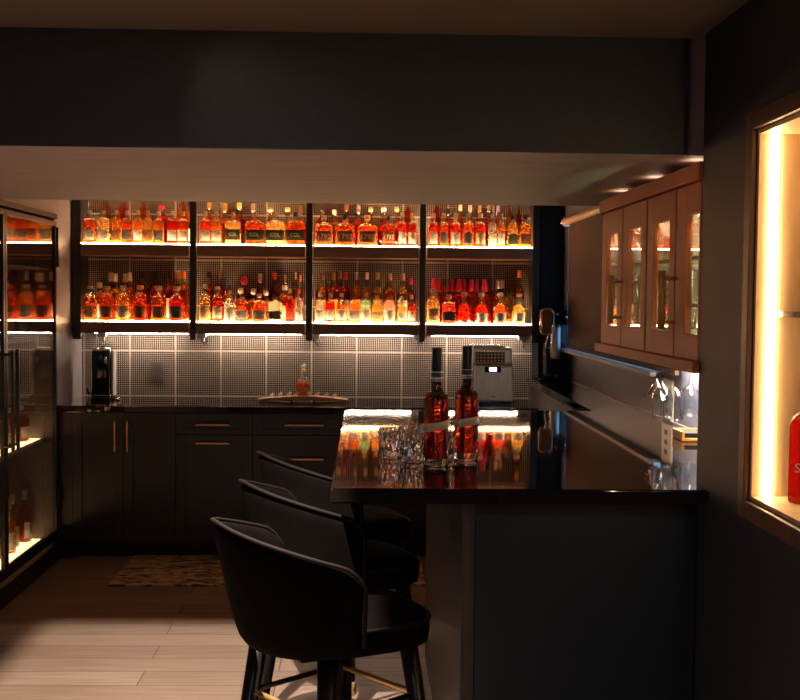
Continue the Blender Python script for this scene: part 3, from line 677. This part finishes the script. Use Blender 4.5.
bm = B(); box(bm, (1.030, 4.951, 0), (XR - .003, 7.165, 1.029)); o = obj('knee_wall', bm, pm('knee_wall_paint', (.30, .31, .34), .45)); tag(o, 'blue grey low wall carrying the narrow ledge beside the back counter', 'low wall')

# ---------------------------------------------------------------- two tall bottles and crystal tumblers on the bar
foil = pm('blue_black_foil', (0.010, 0.014, 0.035), 0.35)
band = pm('blue_neck_band', (0.03, 0.09, 0.26), 0.45)
paper = pm('ivory_label_paper', (0.90, 0.80, 0.60), 0.6, noise=0.12, nscale=70)
spirit = liquid('deep_red_whiskey', (0.74, 0.20, 0.06), (0.75, 0.05, 0.01), 0.05)
def tall_bottle(x, y, rz, label):
    t = thing('whiskey_bottle', label, 'bottle', (x, y, ZT), rz, 'two tall bottles on the bar top')
    bm = B(); R = .0370
    lathe(bm, [(0, .001), (R * .92, 0), (R, .005), (R, .120), (R, .184), (R * .98, .196), (R * .86, .207), (R * .60, .215), (.0165, .222), (.0145, .230), (.0140, .250), (.0140, .262), (.0150, .270), (.0150, .276), (.0, .276)], seg=40)
    link('glass_body', mesh_of('glass_body', bm, clear), t)
    bm = B(); q = R - .0028
    lathe(bm, [(0, .022), (q * .9, .022), (q, .027), (q, .183), (q * .97, .193), (q * .84, .204), (q * .55, .212), (.0128, .219), (.0115, .228), (.0112, .247), (0, .247)], seg=36)
    link('whiskey', mesh_of('whiskey', bm, spirit), t)
    bm = B(); lathe(bm, [(0, .2765), (.0155, .2765), (.0160, .280), (.0152, .310), (.0150, .344), (.0142, .347), (0, .347)], seg=24)
    c = link('capsule', mesh_of('capsule', bm, foil), t)
    bm = B(); lathe(bm, [(.0152, .258), (.0160, .258), (.0164, .276), (.0158, .276), (.0152, .258)], seg=24); link('neck_label', mesh_of('neck_label', bm, band), t)
    bm = B()
    for z in (.2575, .2750): lathe(bm, [(.0161, z), (.0168, z), (.0168, z + .002), (.0161, z + .002), (.0161, z)], seg=24)
    link('neck_stripe', mesh_of('neck_stripe', bm, paper), t)
    bm = B(); N = 40; rs = []
    for i in range(N + 1):
        a = -PI * 1.02 + PI * 1.04 * i / N
        zc = .118 + .018 * (i / N - .5)
        rs.append([bm.verts.new(((R + d) * math.cos(a), (R + d) * math.sin(a), zc + e)) for d, e in ((.0004, -.012), (.0012, -.012), (.0012, .012), (.0004, .012))])
    for a, b in zip(rs, rs[1:]):
        for k in range(4):
            f = bm.faces.new((a[k], b[k], b[(k + 1) % 4], a[(k + 1) % 4])); f.smooth = k == 1
    bm.faces.new(rs[0][::-1]); bm.faces.new(rs[-1]); lb_ = link('label_band', mesh_of('label_band', bm, paper), t)
    return t
tall_bottle(.212, 3.375, .0, 'tall red whiskey bottle with black foil top, left one on the bar')
tall_bottle(.312, 3.50, .1, 'tall red whiskey bottle with black foil top, right one on the bar')
def tumbler_mesh():
    bm = B(); seg = 32
    outer = [(.0, .001), (.030, 0), (.034, .004), (.0365, .02), (.0385, .045), (.0395, .062), (.0400, .088), (.0395, .090)]
    inner = [(.0372, .0895), (.0368, .060), (.034, .030), (.031, .020), (.0, .018)]
    lathe(bm, outer + inner, seg=seg, smooth=False)
    for v in bm.verts:   # cut facets: flutes in a diamond lattice
        r = math.hypot(v.co.x, v.co.y)
        if .034 < r and .004 < v.co.z < .063:
            a = math.atan2(v.co.y, v.co.x); k = 1 - .055 * (1 if int(round((a / (2 * PI) * seg) - .5)) % 2 == int(v.co.z * 50) % 2 else 0)
            v.co.x *= k; v.co.y *= k
    return mesh_of('tumbler', bm, crystal)
tm = tumbler_mesh()
for i, (x, y, lb) in enumerate([(.082, 3.535, 'cut crystal tumbler on the bar, leftmost of the cluster'), (.148, 3.445, 'cut crystal tumbler on the bar just left of the tall bottles'), (.238, 3.476, 'cut crystal tumbler standing between the two tall bottles'), (.150, 3.66, 'cut crystal tumbler behind the other tumblers')]):
    tag(link('tumbler', tm, None, (x, y, ZT + .0004), i * .4), lb, 'glass', 'crystal tumblers on the bar top')

# ---------------------------------------------------------------- bar stools
def stool_parts():
    P = {}
    # shell: curved band with thickness, high at the back and sweeping down to the arm ends
    bm = B(); NA, NZ = 26, 7; TA = math.radians(83); g = []
    def pt(t, u, off):
        f = abs(t) / TA
        top = .690 + (.318 - .095 * f ** 1.5) - (.035 * ((f - .88) / .12) ** 2 if f > .88 else 0) ; bot = .688 + .02 * f ** 3
        z = bot + (top - bot) * u
        ra = .235 + .080 * u ** .8 - off; rb = .245 + .036 * u ** .8 - off
        return (-ra * math.cos(t) * 1.0, rb * math.sin(t) * 1.0, z)
    for o_ in (0, .042):
        g.append([[bm.verts.new(pt(-TA + 2 * TA * i / NA, u / NZ, o_ * (1 - .25 * u / NZ))) for u in range(NZ + 1)] for i in range(NA + 1)])
    A, I = g
    for i in range(NA):
        for u in range(NZ):
            bm.faces.new((A[i][u], A[i + 1][u], A[i + 1][u + 1], A[i][u + 1])); bm.faces.new((I[i + 1][u], I[i][u], I[i][u + 1], I[i + 1][u + 1]))
        bm.faces.new((A[i][NZ], A[i + 1][NZ], I[i + 1][NZ], I[i][NZ])); bm.faces.new((A[i + 1][0], A[i][0], I[i][0], I[i + 1][0]))
    for i, fl in ((0, 1), (NA, 0)):
        for u in range(NZ):
            q = (A[i][u], A[i][u + 1], I[i][u + 1], I[i][u]); bm.faces.new(q if fl else q[::-1])
    for f in bm.faces: f.smooth = True
    P['backrest'] = mesh_of('backrest', bm, velvet)
    bm = B(); pts = [Vector(pt(-TA + 2 * TA * i / 40, 1.0, .003)) + Vector((0, 0, .003)) for i in range(41)]
    e0 = [Vector(pt(-TA, u, .002)) for u in (.15, .5, .85)]; e1 = [Vector(pt(TA, u, .002)) for u in (.85, .5, .15)]
    tube(bm, e0 + pts + e1, .0055, 8); P['piping'] = mesh_of('piping', bm, piping_m)
    # seat cushion
    bm = B(); lay = [(.0, .690, .80), (.0, .690, .9), (.0, .700, .985), (.0, .725, 1.0), (.0, .748, .995), (.0, .762, .965), (.0, .770, .88), (.0, .773, .5), (.0, .774, .001)]
    rings = []
    def outl(a, s):
        c, s_ = math.cos(a), math.sin(a); n = 3.6; q = (abs(c) ** n + abs(s_) ** n) ** (-1 / n)
        return (.022 + .198 * q * c * s, .208 * q * s_ * s)
    for _, z, s in lay: rings.append([bm.verts.new((*outl(2 * PI * k / 40, s), z)) for k in range(40)])
    for a, b in zip(rings, rings[1:]):
        for k in range(40):
            f = bm.faces.new((a[k], a[(k + 1) % 40], b[(k + 1) % 40], b[k])); f.smooth = True
    bm.faces.new(rings[0][::-1]); bm.faces.new(rings[-1]); P['seat'] = mesh_of('seat', bm, velvet)
    bm = B(); pp = [(*outl(2 * PI * k / 48, .992), .757) for k in range(49)]; tube(bm, pp, .0055, 8, cap=False); P['seat_piping'] = mesh_of('seat_piping', bm, piping_m)
    P['legs'] = []
    def lp(a, z): r = .300 - (.300 - .190) * z / .69; return (r * math.cos(a) + .0, r * math.sin(a), z)
    angs = [math.radians(d) for d in (-28, 62, 152, 242)]
    for a in angs:
        bm = B(); tube(bm, [lp(a, .001), lp(a, .689)], [.0145, .025], 14); leg = mesh_of('leg', bm, leg_m)
        bm = B(); tube(bm, [lp(a, .0005), lp(a, .06)], [.0155, .0165], 14); P['legs'].append((leg, mesh_of('leg_cap', bm, brass)))
    P['rails'] = []
    for i in range(4):
        bm = B(); p, q = Vector(lp(angs[i], .545)), Vector(lp(angs[(i + 1) % 4], .545)); d = (q - p).normalized()
        tube(bm, [p + d * .02, q - d * .02], .0075, 8); P['rails'].append(mesh_of('footrest', bm, brass if i in (0, 2) else black_m))
    bm = B(); box(bm, (-.15, -.15, .682), (.15, .15, .6895), .003); P['mount'] = mesh_of('mount', bm, black_m)
    return P
SP = stool_parts()
for i, (x, y, rz, lb) in enumerate([(-.075, 2.93, 25, 'charcoal velvet bar stool nearest the camera'), (-.072, 3.54, 24, 'charcoal velvet bar stool in the middle of the row of three'), (-.075, 4.16, 22, 'charcoal velvet bar stool farthest away, near the drawer bank')]):
    t = thing('bar_stool', lb, 'stool', (x, y, 0), math.radians(rz), 'velvet stools along the bar')
    b = link('backrest', SP['backrest'], t)
    md = b.modifiers.new('smooth', 'SUBSURF'); md.levels = 1; md.render_levels = 1
    link('piping', SP['piping'], b)
    s_ = link('seat', SP['seat'], t); link('piping', SP['seat_piping'], s_)
    for lg, cp in SP['legs']: l = link('leg', lg, t); link('leg_cap', cp, l)
    for r_ in SP['rails']: link('footrest', r_, t)
    link('swivel_mount', SP['mount'], t)

# ---------------------------------------------------------------- rug
bm = B(); box(bm, (-1.37, 6.14, .001), (.34, 6.86, .010), .003); tag(obj('rug', bm, rug_m), 'tan and dark patterned runner rug before the base cabinets', 'rug')

# ---------------------------------------------------------------- left glass display cabinet
GX = -1.80
t = thing('display_cabinet', 'tall black framed glass display cabinet in the left wall', 'cabinet', (-2.0, 5.82, 0), world=True)
one('plinth', black_m, ((-2.24, 4.87, 0), (GX + .012, 6.80, .105)), parent=t)
one('back_panel', rack_in, ((-2.26, 4.87, .105), (-2.24, 6.80, 2.02)), parent=t)
one('end_panel', rack_in, ((-2.24, 6.778, .105), (-1.822, 6.798, 2.02)), parent=t)
one('end_panel', rack_in, ((-2.24, 4.872, .105), (-1.822, 4.892, 2.02)), parent=t)
one('top_panel', black_m, ((-2.24, 4.87, 2.0), (GX - .001, 6.80, 2.028)), parent=t)
for z in (.106, .70, 1.30, 1.70):
    b = one('shelf', rack_in, ((-2.238, 4.894, z), (-1.85, 6.776, z + .014)), parent=t)
    bm = B(); box(bm, (-2.01, 4.90, z + .0145), (-1.90, 6.77, z + .0175)); wpart('light_panel', bm, led_case, b) if z < 1 else wpart('shelf_liner', bm, rack_in, b)
for y0, y1, hy in ((5.818, 6.778, 5.86), (4.876, 5.812, 5.775)):
    bm = B(); s = .028
    box(bm, (GX - .022, y0, .125), (GX, y0 + s, 1.985), .002); box(bm, (GX - .022, y1 - s, .125), (GX, y1, 1.985), .002)
    box(bm, (GX - .022, y0 + s, .125), (GX, y1 - s, .125 + s + .02), .002); box(bm, (GX - .022, y0 + s, 1.985 - s), (GX, y1 - s, 1.985), .002)
    d = wpart('door', bm, black_m, t)
    def sub(name, bm, m):
        o = link(name, mesh_of(name, bm, m)); o.parent = d; o.location = -WL(t) - d.location; return o
    bm = B(); box(bm, (GX - .014, y0 + s, .125 + s + .02), (GX - .008, y1 - s, 1.985 - s)); sub('glass_pane', bm, pane)
    bm = B(); hx = GX + .045
    tube(bm, [(GX, hy, .80), (hx, hy, .80)], .008, 8); tube(bm, [(GX, hy, 1.26), (hx, hy, 1.26)], .008, 8); box(bm, (hx - .008, hy - .008, .775), (hx + .008, hy + .008, 1.285), .002); sub('handle', bm, black_m)
    for hz in ((1.72, 1.95), (.32, .42)):
        yy = y1 if y1 > 6.5 else y0
        bm = B(); box(bm, (GX, yy - .012, hz[0]), (GX + .012, yy + .016, hz[1]), .002); sub('hinge', bm, black_m)
cb = [('upper', .7185, 'square', [(6.64, 'dark amber', 'cream'), (6.49, 'amber', 'white'), (6.30, 'golden', 'cream'), (6.12, 'amber', 'black'), (5.95, 'red', 'gold'), (5.7, 'amber', 'tan'), (5.5, 'golden', 'tan')]),
      ('lower', .1245, 'long-necked', [(6.70, 'dark amber', 'glass'), (6.56, 'amber', 'glass'), (6.40, 'golden', 'cream'), (6.24, 'red', 'black'), (6.08, 'amber', 'red'), (5.90, 'dark amber', 'gold'), (5.70, 'golden', 'cream'), (5.5, 'amber', 'tan')]),
      ('top', 1.3185, 'tall', [(6.62, 'amber', 'black'), (6.48, 'golden', 'cream'), (6.30, 'red', 'red'), (6.12, 'dark amber', 'gold'), (5.95, 'golden', 'white')])]
for nm, z, kd, its in cb:
    for i, (y, lq, cp) in enumerate(its):
        bottle(kd, lq, cp, 'cream' if i % 2 else 'white', (-1.97 - .03 * (i % 2), y, z), '%s %s bottle, %s from far end on %s shelf of display cabinet' % (kd, lq, ORD[i], nm), 'bottles in the glass display cabinet', 1, 1, math.radians(60))

# ---------------------------------------------------------------- window blind and wall cabinets on the right
t = thing('roller_blind', 'brown roller blind covering the window behind the bar', 'blind', (1.2, 5.6, 2.0), world=True)
bm = B(); box(bm, (1.210, 4.42, 1.290), (1.213, 6.84, 2.015)); wpart('blind_fabric', bm, blind_m, t)
bm = B(); tube(bm, [(1.205, 4.42, 2.028), (1.205, 6.93, 2.028)], .022, 16); wpart('roller', bm, pm('roller_tube', (.35, .20, .14), .4), t)
bm = B(); box(bm, (1.203, 4.42, 1.270), (1.219, 6.84, 1.289), .002); wpart('bottom_bar', bm, blind_m, t)
bm = B(); tube(bm, [(1.205, 6.931, 2.028), (1.205, 6.955, 2.028)], .028, 16); box(bm, (1.19, 6.956, 2.0), (XR - .001, 6.962, 2.06)); wpart('bracket', bm, chrome, t)

CY = [3.075, 3.330, 3.675, 4.025, 4.375]
for u, (ya, ym, yb, lb) in enumerate([(CY[2], CY[3], CY[4], 'copper brown glass-door wall cabinet nearer the window blind'), (CY[0], CY[1], CY[2], 'copper brown glass-door wall cabinet nearest the camera')]):
    t = thing('wall_cabinet', lb, 'cabinet', (1.08, (ya + yb) / 2, 1.39), group='glass-door wall cabinets above the bar', world=True)
    ya2, yb2 = ya + .001, yb - .001
    one('back_panel', inner_m, ((1.225, ya2, 1.40), (1.238, yb2, 1.885)), parent=t)
    one('bottom_panel', inner_m, ((.922, ya2, 1.398), (1.224, yb2, 1.412)), parent=t)
    one('top_panel', cabr, ((.922, ya2, 1.875), (1.224, yb2, 1.888)), parent=t)
    one('side_panel', inner_m, ((.922, ya2, 1.4125), (1.224, ya2 + .014, 1.8745)), parent=t)
    one('side_panel', inner_m, ((.922, yb2 - .014, 1.4125), (1.224, yb2, 1.8745)), parent=t)
    for z in (1.545, 1.68):
        bm = B(); box(bm, (.932, ya2 + .016, z), (1.22, yb2 - .016, z + .007)); gs = wpart('glass_shelf', bm, pane_green, t); bm = B(); box(bm, (.9295, ya2 + .016, z - .002), (.9315, yb2 - .016, z + .009)); ge = link('glass_edge', mesh_of('glass_edge', bm, green_edge)); ge.parent = gs
    bm = B(); box(bm, (.932, ya2 + .02, 1.866), (.944, yb2 - .02, 1.8745)); wpart('light_strip', bm, led_cab, t, 'glowing light strip')
    bm = B(); box(bm, (1.20, ya2 + .016, 1.414), (1.212, yb2 - .016, 1.420)); wpart('light_strip', bm, led_cab, t, 'glowing light strip')
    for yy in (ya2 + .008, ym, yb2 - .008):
        one('door_gap_shade', black_m, ((.9203, yy - .0078, 1.4), (.9216, yy + .0078, 1.883)), parent=t)  # dark strips behind the door gaps, standing in for their shade
    for y0, y1 in ((ya2, ym), (ym, yb2)):
        full = y1 - y0 > .3
        bm = B(); g = .0065; z0, z1 = 1.399, 1.884
        gy1 = y1 - .085 if full else y1 - .108; gy0 = gy1 - (.190 if full else .128); gz0, gz1 = 1.468, 1.802
        if not full: gy0 = y0 + .018
        box(bm, (.9, y0 + g, z0), (.92, gy0, z1), .001); box(bm, (.9, gy1, z0), (.92, y1 - g, z1), .001)
        box(bm, (.9, gy0, z0), (.92, gy1, gz0), .001); box(bm, (.9, gy0, gz1), (.92, gy1, z1), .001)
        d = wpart('door', bm, cabr, t)
        def sub(name, bm, m, lab=None):
            o = link(name, mesh_of(name, bm, m)); o.parent = d; o.location = -WL(t) - d.location
            if lab: o['label'] = lab
            return o
        bm = B(); box(bm, (.908, gy0, gz0), (.912, gy1, gz1)); sub('glass_pane', bm, pane)
        bm = B(); hy = ym + (.018 if y0 == ym else -.018); hx = .862
        tube(bm, [(.9, hy, 1.500), (hx, hy, 1.500)], .0045, 8); tube(bm, [(.9, hy, 1.625), (hx, hy, 1.625)], .0045, 8); tube(bm, [(hx, hy, 1.478), (hx, hy, 1.648)], .0065, 10)
        sub('handle', bm, brass, 'brass bar handle')
bm = B(); box(bm, (.890, 3.075, 1.889), (1.236, 4.39, 1.936), .004); tag(obj('crown_board', bm, cabr), 'copper brown crown board along the top of the wall cabinets', 'moulding')
bm = B(); box(bm, (.884, 3.075, 1.366), (.915, 4.405, 1.397), .002); box(bm, (.915, 3.075, 1.372), (1.236, 4.405, 1.397)); tag(obj('light_rail', bm, cabr), 'copper brown bottom rail under the wall cabinets', 'moulding')
t = thing('under_cabinet_light', 'bright light bar under the near wall cabinet', 'light bar', (1.155, 4.08, 1.36), world=True)
one('housing', white_m, ((1.13, 3.80, 1.363), (1.18, 4.37, 1.3715)), parent=t)
one('diffuser', led_rack, ((1.135, 3.81, 1.3595), (1.175, 4.36, 1.3628)), parent=t)
for i, (y, lb) in enumerate([(3.25, 'nearest the camera'), (3.72, 'in the middle'), (4.20, 'at the far end')]):
    bm = B(); lathe(bm, [(0, 1.9365), (.022, 1.9365), (.022, 1.944), (0, 1.944)], .935, y, 20); o = obj('soffit_glow_disc', bm, led_glow_disc)  # small glowing discs added to splash light on the soffit underside
    tag(o, 'added glow disc on the wall cabinet crown lighting the soffit, %s' % lb, 'light', 'added glow discs on top of the wall cabinets')

# glassware
def wine_glass_mesh(h=.20, rb=.036, inv=False, flare=.9, seg=24):
    bm = B(); s = h / .20
    o = [(0, 0), (.032 * s, 0), (.031 * s, .002), (.006 * s, .006), (.0035 * s, .012), (.0035 * s, .085 * s), (.008 * s, .092 * s), (rb * .75, .108 * s), (rb, .135 * s), (rb * .98, .165 * s), (rb * flare, h)]
    i = [(rb * flare - .0012, h), (rb * .98 - .0014, .165 * s), (rb - .0015, .135 * s), (rb * .72, .111 * s), (.004, .096 * s), (0, .095 * s)]
    lathe(bm, o + i, seg=seg)
    if inv:
        for v in bm.verts: v.co.z = h - v.co.z
        bmesh.ops.reverse_faces(bm, faces=bm.faces[:])
    return mesh_of('stemmed_glass', bm, thin_glass)
def cone_glass_mesh(h=.155, seg=28):
    bm = B(); o = [(0, 0), (.034, 0), (.033, .002), (.006, .006), (.0035, .012), (.0035, .085), (.006, .090), (.052, h)]; i = [(.0508, h), (.004, .092), (0, .091)]
    lathe(bm, o + i, seg=seg)
    for v in bm.verts: v.co.z = h - v.co.z
    bmesh.ops.reverse_faces(bm, faces=bm.faces[:])
    return mesh_of('cocktail_glass', bm, thin_glass)
def tumbler2_mesh(h=.09, r=.034):
    bm = B(); lathe(bm, [(0, 0), (r * .86, 0), (r * .9, .004), (r, h), (r - .0015, h), (r * .87, .012), (0, .011)], seg=20); return mesh_of('drinking_glass', bm, thin_glass)
t = thing('glass_rack', 'slim metal stemware rack under the near wall cabinet', 'rack', (1.08, 3.98, 1.36), world=True)
bm = B()
for y in (3.905, 3.955, 4.045, 4.10, 4.19): tube(bm, [(.95, y, 1.352), (1.22, y, 1.352)], .003, 6); box(bm, (.96, y - .003, 1.352), (.966, y + .003, 1.3715)); box(bm, (1.2, y - .003, 1.352), (1.206, y + .003, 1.3715))
wpart('rack_wires', bm, chrome, t)
ig = wine_glass_mesh(.205, .038, True); cg = cone_glass_mesh()
for me, nm, x, y, h, lb in ((cg, 'cocktail_glass', 1.06, 4.14, .155, 'wide cocktail glass hanging upside down, leftmost under the wall cabinet'), (ig, 'wine_glass', 1.045, 4.00, .205, 'wine glass hanging upside down in the middle under the wall cabinet'), (ig, 'wine_glass', 1.06, 3.90, .205, 'wine glass hanging upside down nearest the camera'), (ig, 'wine_glass', 1.15, 4.02, .205, 'wine glass hanging upside down closest to the wall')):
    tag(link(nm, me, None, (x, y, 1.3575 - h + .0), 0), lb, 'glass', 'glasses hanging under the wall cabinet')
wg = wine_glass_mesh(.125, .030); tg = tumbler2_mesh(.085); tgs = tumbler2_mesh(.10, .031)
CO = ['nearest camera', 'second from camera', 'third from camera', 'fourth from camera', 'fifth from camera', 'sixth from camera', 'seventh from camera', 'eighth from camera', 'ninth from camera', 'tenth from camera', 'eleventh from camera', 'twelfth from camera']
SH = {1.413: 'bottom', 1.553: 'middle', 1.688: 'top'}
for z, me, nm, x, ys in ((1.413, wg, 'wine_glass', .968, (3.15, 3.25, 3.42, 3.52, 3.60, 3.76, 3.86, 3.95, 4.10, 4.18, 4.28)), (1.553, tgs, 'drinking_glass', .970, (3.14, 3.24, 3.42, 3.51, 3.60, 3.76, 3.86, 3.95, 4.10, 4.19, 4.28)), (1.688, wg, 'wine_glass', .968, (3.15, 3.24, 3.51, 3.76, 3.86, 3.95, 4.10, 4.19, 4.28))):
    for i, y in enumerate(ys):
        tag(link(nm, me, None, (x, y, z + .0), 0), '%s on %s shelf of the glass-door cabinets, %s' % (nm.replace('_', ' '), SH[z], CO[i]), 'glass', 'glassware in the wall cabinets')
bottle('square', 'golden', 'gold', 'gold', (1.15, 3.47, 1.413), 'small golden bottle at the bottom of the near glass-door cabinet', None, .8, .55)
t = thing('house_number_sign', 'small black plaque with gold numerals inside the near glass cabinet', 'sign', (.952, 3.585, 1.688), rz=0)
bm = B(); box(bm, (-.020, -.006, .0), (.020, .004, .075), .002); link('plaque', mesh_of('plaque', bm, LAB['cream']), t)
x_ = link('lettering', text_mesh('52', .034, .002), t, (0, -.0085, .042)); x_.data.materials.append(LAB['black'])

# outlet and wooden block near the hanging glasses
t = thing('wall_outlet', 'beige outlet strip on the wall below the hanging glasses', 'outlet', (XR, 4.62, 1.15), world=True)
one('plate', beige, ((XR - .012, 4.555, 1.078), (XR - .001, 4.70, 1.240)), bev=.002, parent=t)
bm = B()
for z in (1.105, 1.145, 1.185): box(bm, (XR - .0135, 4.61, z), (XR - .0121, 4.65, z + .02), .001)
wpart('socket', bm, slot_m, t)
t = thing('coaster_box', 'small orange wood coaster box on the bar near the wall', 'box', (1.16, 4.02, ZT), world=True)
bm = B(); box(bm, (1.105, 3.96, ZT + .001), (1.215, 4.08, ZT + .012), .002); box(bm, (1.105, 3.96, ZT + .012), (1.115, 4.08, ZT + .035), .001); box(bm, (1.205, 3.96, ZT + .012), (1.215, 4.08, ZT + .035), .001); box(bm, (1.1155, 4.07, ZT + .012), (1.2045, 4.08, ZT + .035), .001); wpart('tray', bm, orange_wood, t)
bm = B(); box(bm, (1.118, 3.965, ZT + .0125), (1.202, 4.065, ZT + .030), .002); wpart('coasters', bm, black_m, t)

# coffee machine on the ledge
t = thing('coffee_machine', 'black coffee machine with chrome loop handle on the corner ledge', 'coffee machine', (1.14, 6.98, ZT), world=True)
bm = B(); box(bm, (1.10, 6.96, 1.086), (1.225, 7.155, 1.49), .008); wpart('body', bm, gloss_black, t)
bm = B(); box(bm, (1.055, 6.86, 1.405), (1.222, 6.958, 1.50), .010); hd = wpart('brew_head', bm, gloss_black, t)
bm = B(); box(bm, (1.045, 6.82, ZT + .001), (1.228, 7.155, 1.085), .004); wpart('drip_tray', bm, gloss_black, t)
bm = B(); lathe(bm, [(0, 1.20), (.026, 1.20), (.030, 1.21), (.030, 1.392), (.024, 1.404), (0, 1.404)], 1.150, 6.915, 20); wpart('boiler_column', bm, steel, t)
def rrect(cx, cz, w, h, r, y, n=6):
    P = []
    for sx, sz, a0 in ((1, 1, 0), (-1, 1, 90), (-1, -1, 180), (1, -1, 270)):
        for i in range(n + 1):
            a = math.radians(a0 + 90 * i / n); P.append((cx + sx * (w / 2 - r) + r * math.cos(a), y, cz + sz * (h / 2 - r) + r * math.sin(a)))
    return P + [P[0]]
bm = B(); tube(bm, rrect(1.085, 1.425, .078, .150, .030, 6.845), .0055, 8, cap=False); wpart('loop_handle', bm, chrome, t)
bm = B(); box(bm, (1.055, 6.848, 1.36), (1.115, 6.856, 1.49), .003); wpart('water_window', bm, pm('copper_tint', (.30, .12, .05), .2), t)
bm = B(); tube(bm, [(1.098, 6.86, 1.355), (1.082, 6.85, 1.30), (1.080, 6.845, 1.275), (1.095, 6.845, 1.262), (1.110, 6.85, 1.28), (1.120, 6.86, 1.35)], .0035, 8); wpart('steam_wand', bm, chrome, t)
for dx in (0, .055):
    bm = B(); lathe(bm, [(0, 0), (.007, 0), (.007, .008), (.004, .010), (0, .010)], seg=12); bmesh.ops.rotate(bm, verts=bm.verts[:], matrix=Matrix.Rotation(PI / 2, 3, 'X')); bmesh.ops.translate(bm, verts=bm.verts[:], vec=(1.148 + dx, 6.859, 1.47 - dx * .3)); wpart('knob', bm, chrome, t)
for dx in (.0, .05, .10):
    bm = B(); lathe(bm, [(0, 1.0855), (.013, 1.0855), (.015, 1.105), (0, 1.106)], 1.105 + dx, 6.845, 14); wpart('cup_rest', bm, gloss_black, t)

# ---------------------------------------------------------------- the lit niche at right
t = thing('display_niche', 'lit maple display niche with walnut frame in the right wall', 'niche', (1.0, 2.13, 1.09), world=True)
ND = 1.07
one('back_panel', lightwood, ((ND, NY0 + .001, NZ0 + .001), (ND + .012, NY1 - .001, NZ1 - .001)), parent=t)
one('side_panel', lightwood, ((XF + .001, NY1 - .013, NZ0 + .001), (ND - .001, NY1 - .001, NZ1 - .001)), parent=t)
one('side_panel', lightwood, ((XF + .001, NY0 + .001, NZ0 + .001), (ND - .001, NY0 + .013, NZ1 - .001)), parent=t)
one('bottom_panel', lightwood, ((XF + .001, NY0 + .014, NZ0 + .001), (ND - .001, NY1 - .014, NZ0 + .011)), parent=t)
one('top_panel', lightwood, ((XF + .001, NY0 + .014, NZ1 - .011), (ND - .001, NY1 - .014, NZ1 - .001)), parent=t)
one('shelf', gloss_black, ((XF + .045, NY0 + .014, 1.528), (ND - .001, NY1 - .014, 1.540)), parent=t)
fr = .042
bm = B(); box(bm, (XF - .014, NY0 - fr, NZ0 - fr), (XF - .001, NY0, NZ1 + fr), .002); box(bm, (XF - .014, NY1, NZ0 - fr), (XF - .001, NY1 + fr, NZ1 + fr), .002)
box(bm, (XF - .014, NY0, NZ0 - fr), (XF - .001, NY1, NZ0), .002); box(bm, (XF - .014, NY0, NZ1), (XF - .001, NY1, NZ1 + fr), .002); wpart('frame', bm, trimwood, t)
for y in (NY1 - .019, NY0 + .014):  # near strip, out of view, is added to brighten the niche back
    bm = B(); box(bm, (XF + .030, y, NZ0 + .012), (XF + .044, y + .005, NZ1 - .012)); wpart('light_strip', bm, led_niche, t, 'glowing vertical light strip')
KIND['tall square'] = (.040, .9, 6, .165, 'dome', .014, .27, .03, .016)
bottle('tall square', 'red', 'gold', None, (1.005, 2.555, NZ0 + .0115), 'tall red bottle with pale lettering on the floor of the lit niche', 'bottles in the lit niche', letters=('SIIS', .030, ink, .08), rz=-PI / 2 * .4)
bottle('tall square', 'golden', 'gold', 'white', (1.005, 2.40, 1.541), 'golden bottle on the upper shelf of the lit niche', 'bottles in the lit niche', rz=-PI / 2)
bottle('tall square', 'amber', 'black', 'cream', (1.005, 2.36, NZ0 + .0115), 'amber bottle beside the red one in the lit niche', 'bottles in the lit niche', rz=-PI / 2)

# unseen baffle box added around the downlight lamp to cut its beam
t = thing('downlight_baffle', 'black ceiling baffle added around the downlight to shape its beam', 'light', ((HX0 + HX1) / 2, (HY0 + HY1) / 2, ZC), world=True)
bm = B(); zt = 2.50; w = .006
box(bm, (HX0 - w, HY0 - w, ZC + .021), (HX0, HY1 + w, zt)); box(bm, (HX1, HY0 - w, ZC + .021), (HX1 + w, HY1 + w, zt)); box(bm, (HX0, HY0 - w, ZC + .021), (HX1, HY0, zt)); box(bm, (HX0, HY1, ZC + .021), (HX1, HY1 + w, zt)); box(bm, (HX0 - w, HY0 - w, zt), (HX1 + w, HY1 + w, zt + w))
wpart('housing', bm, black_m, t)
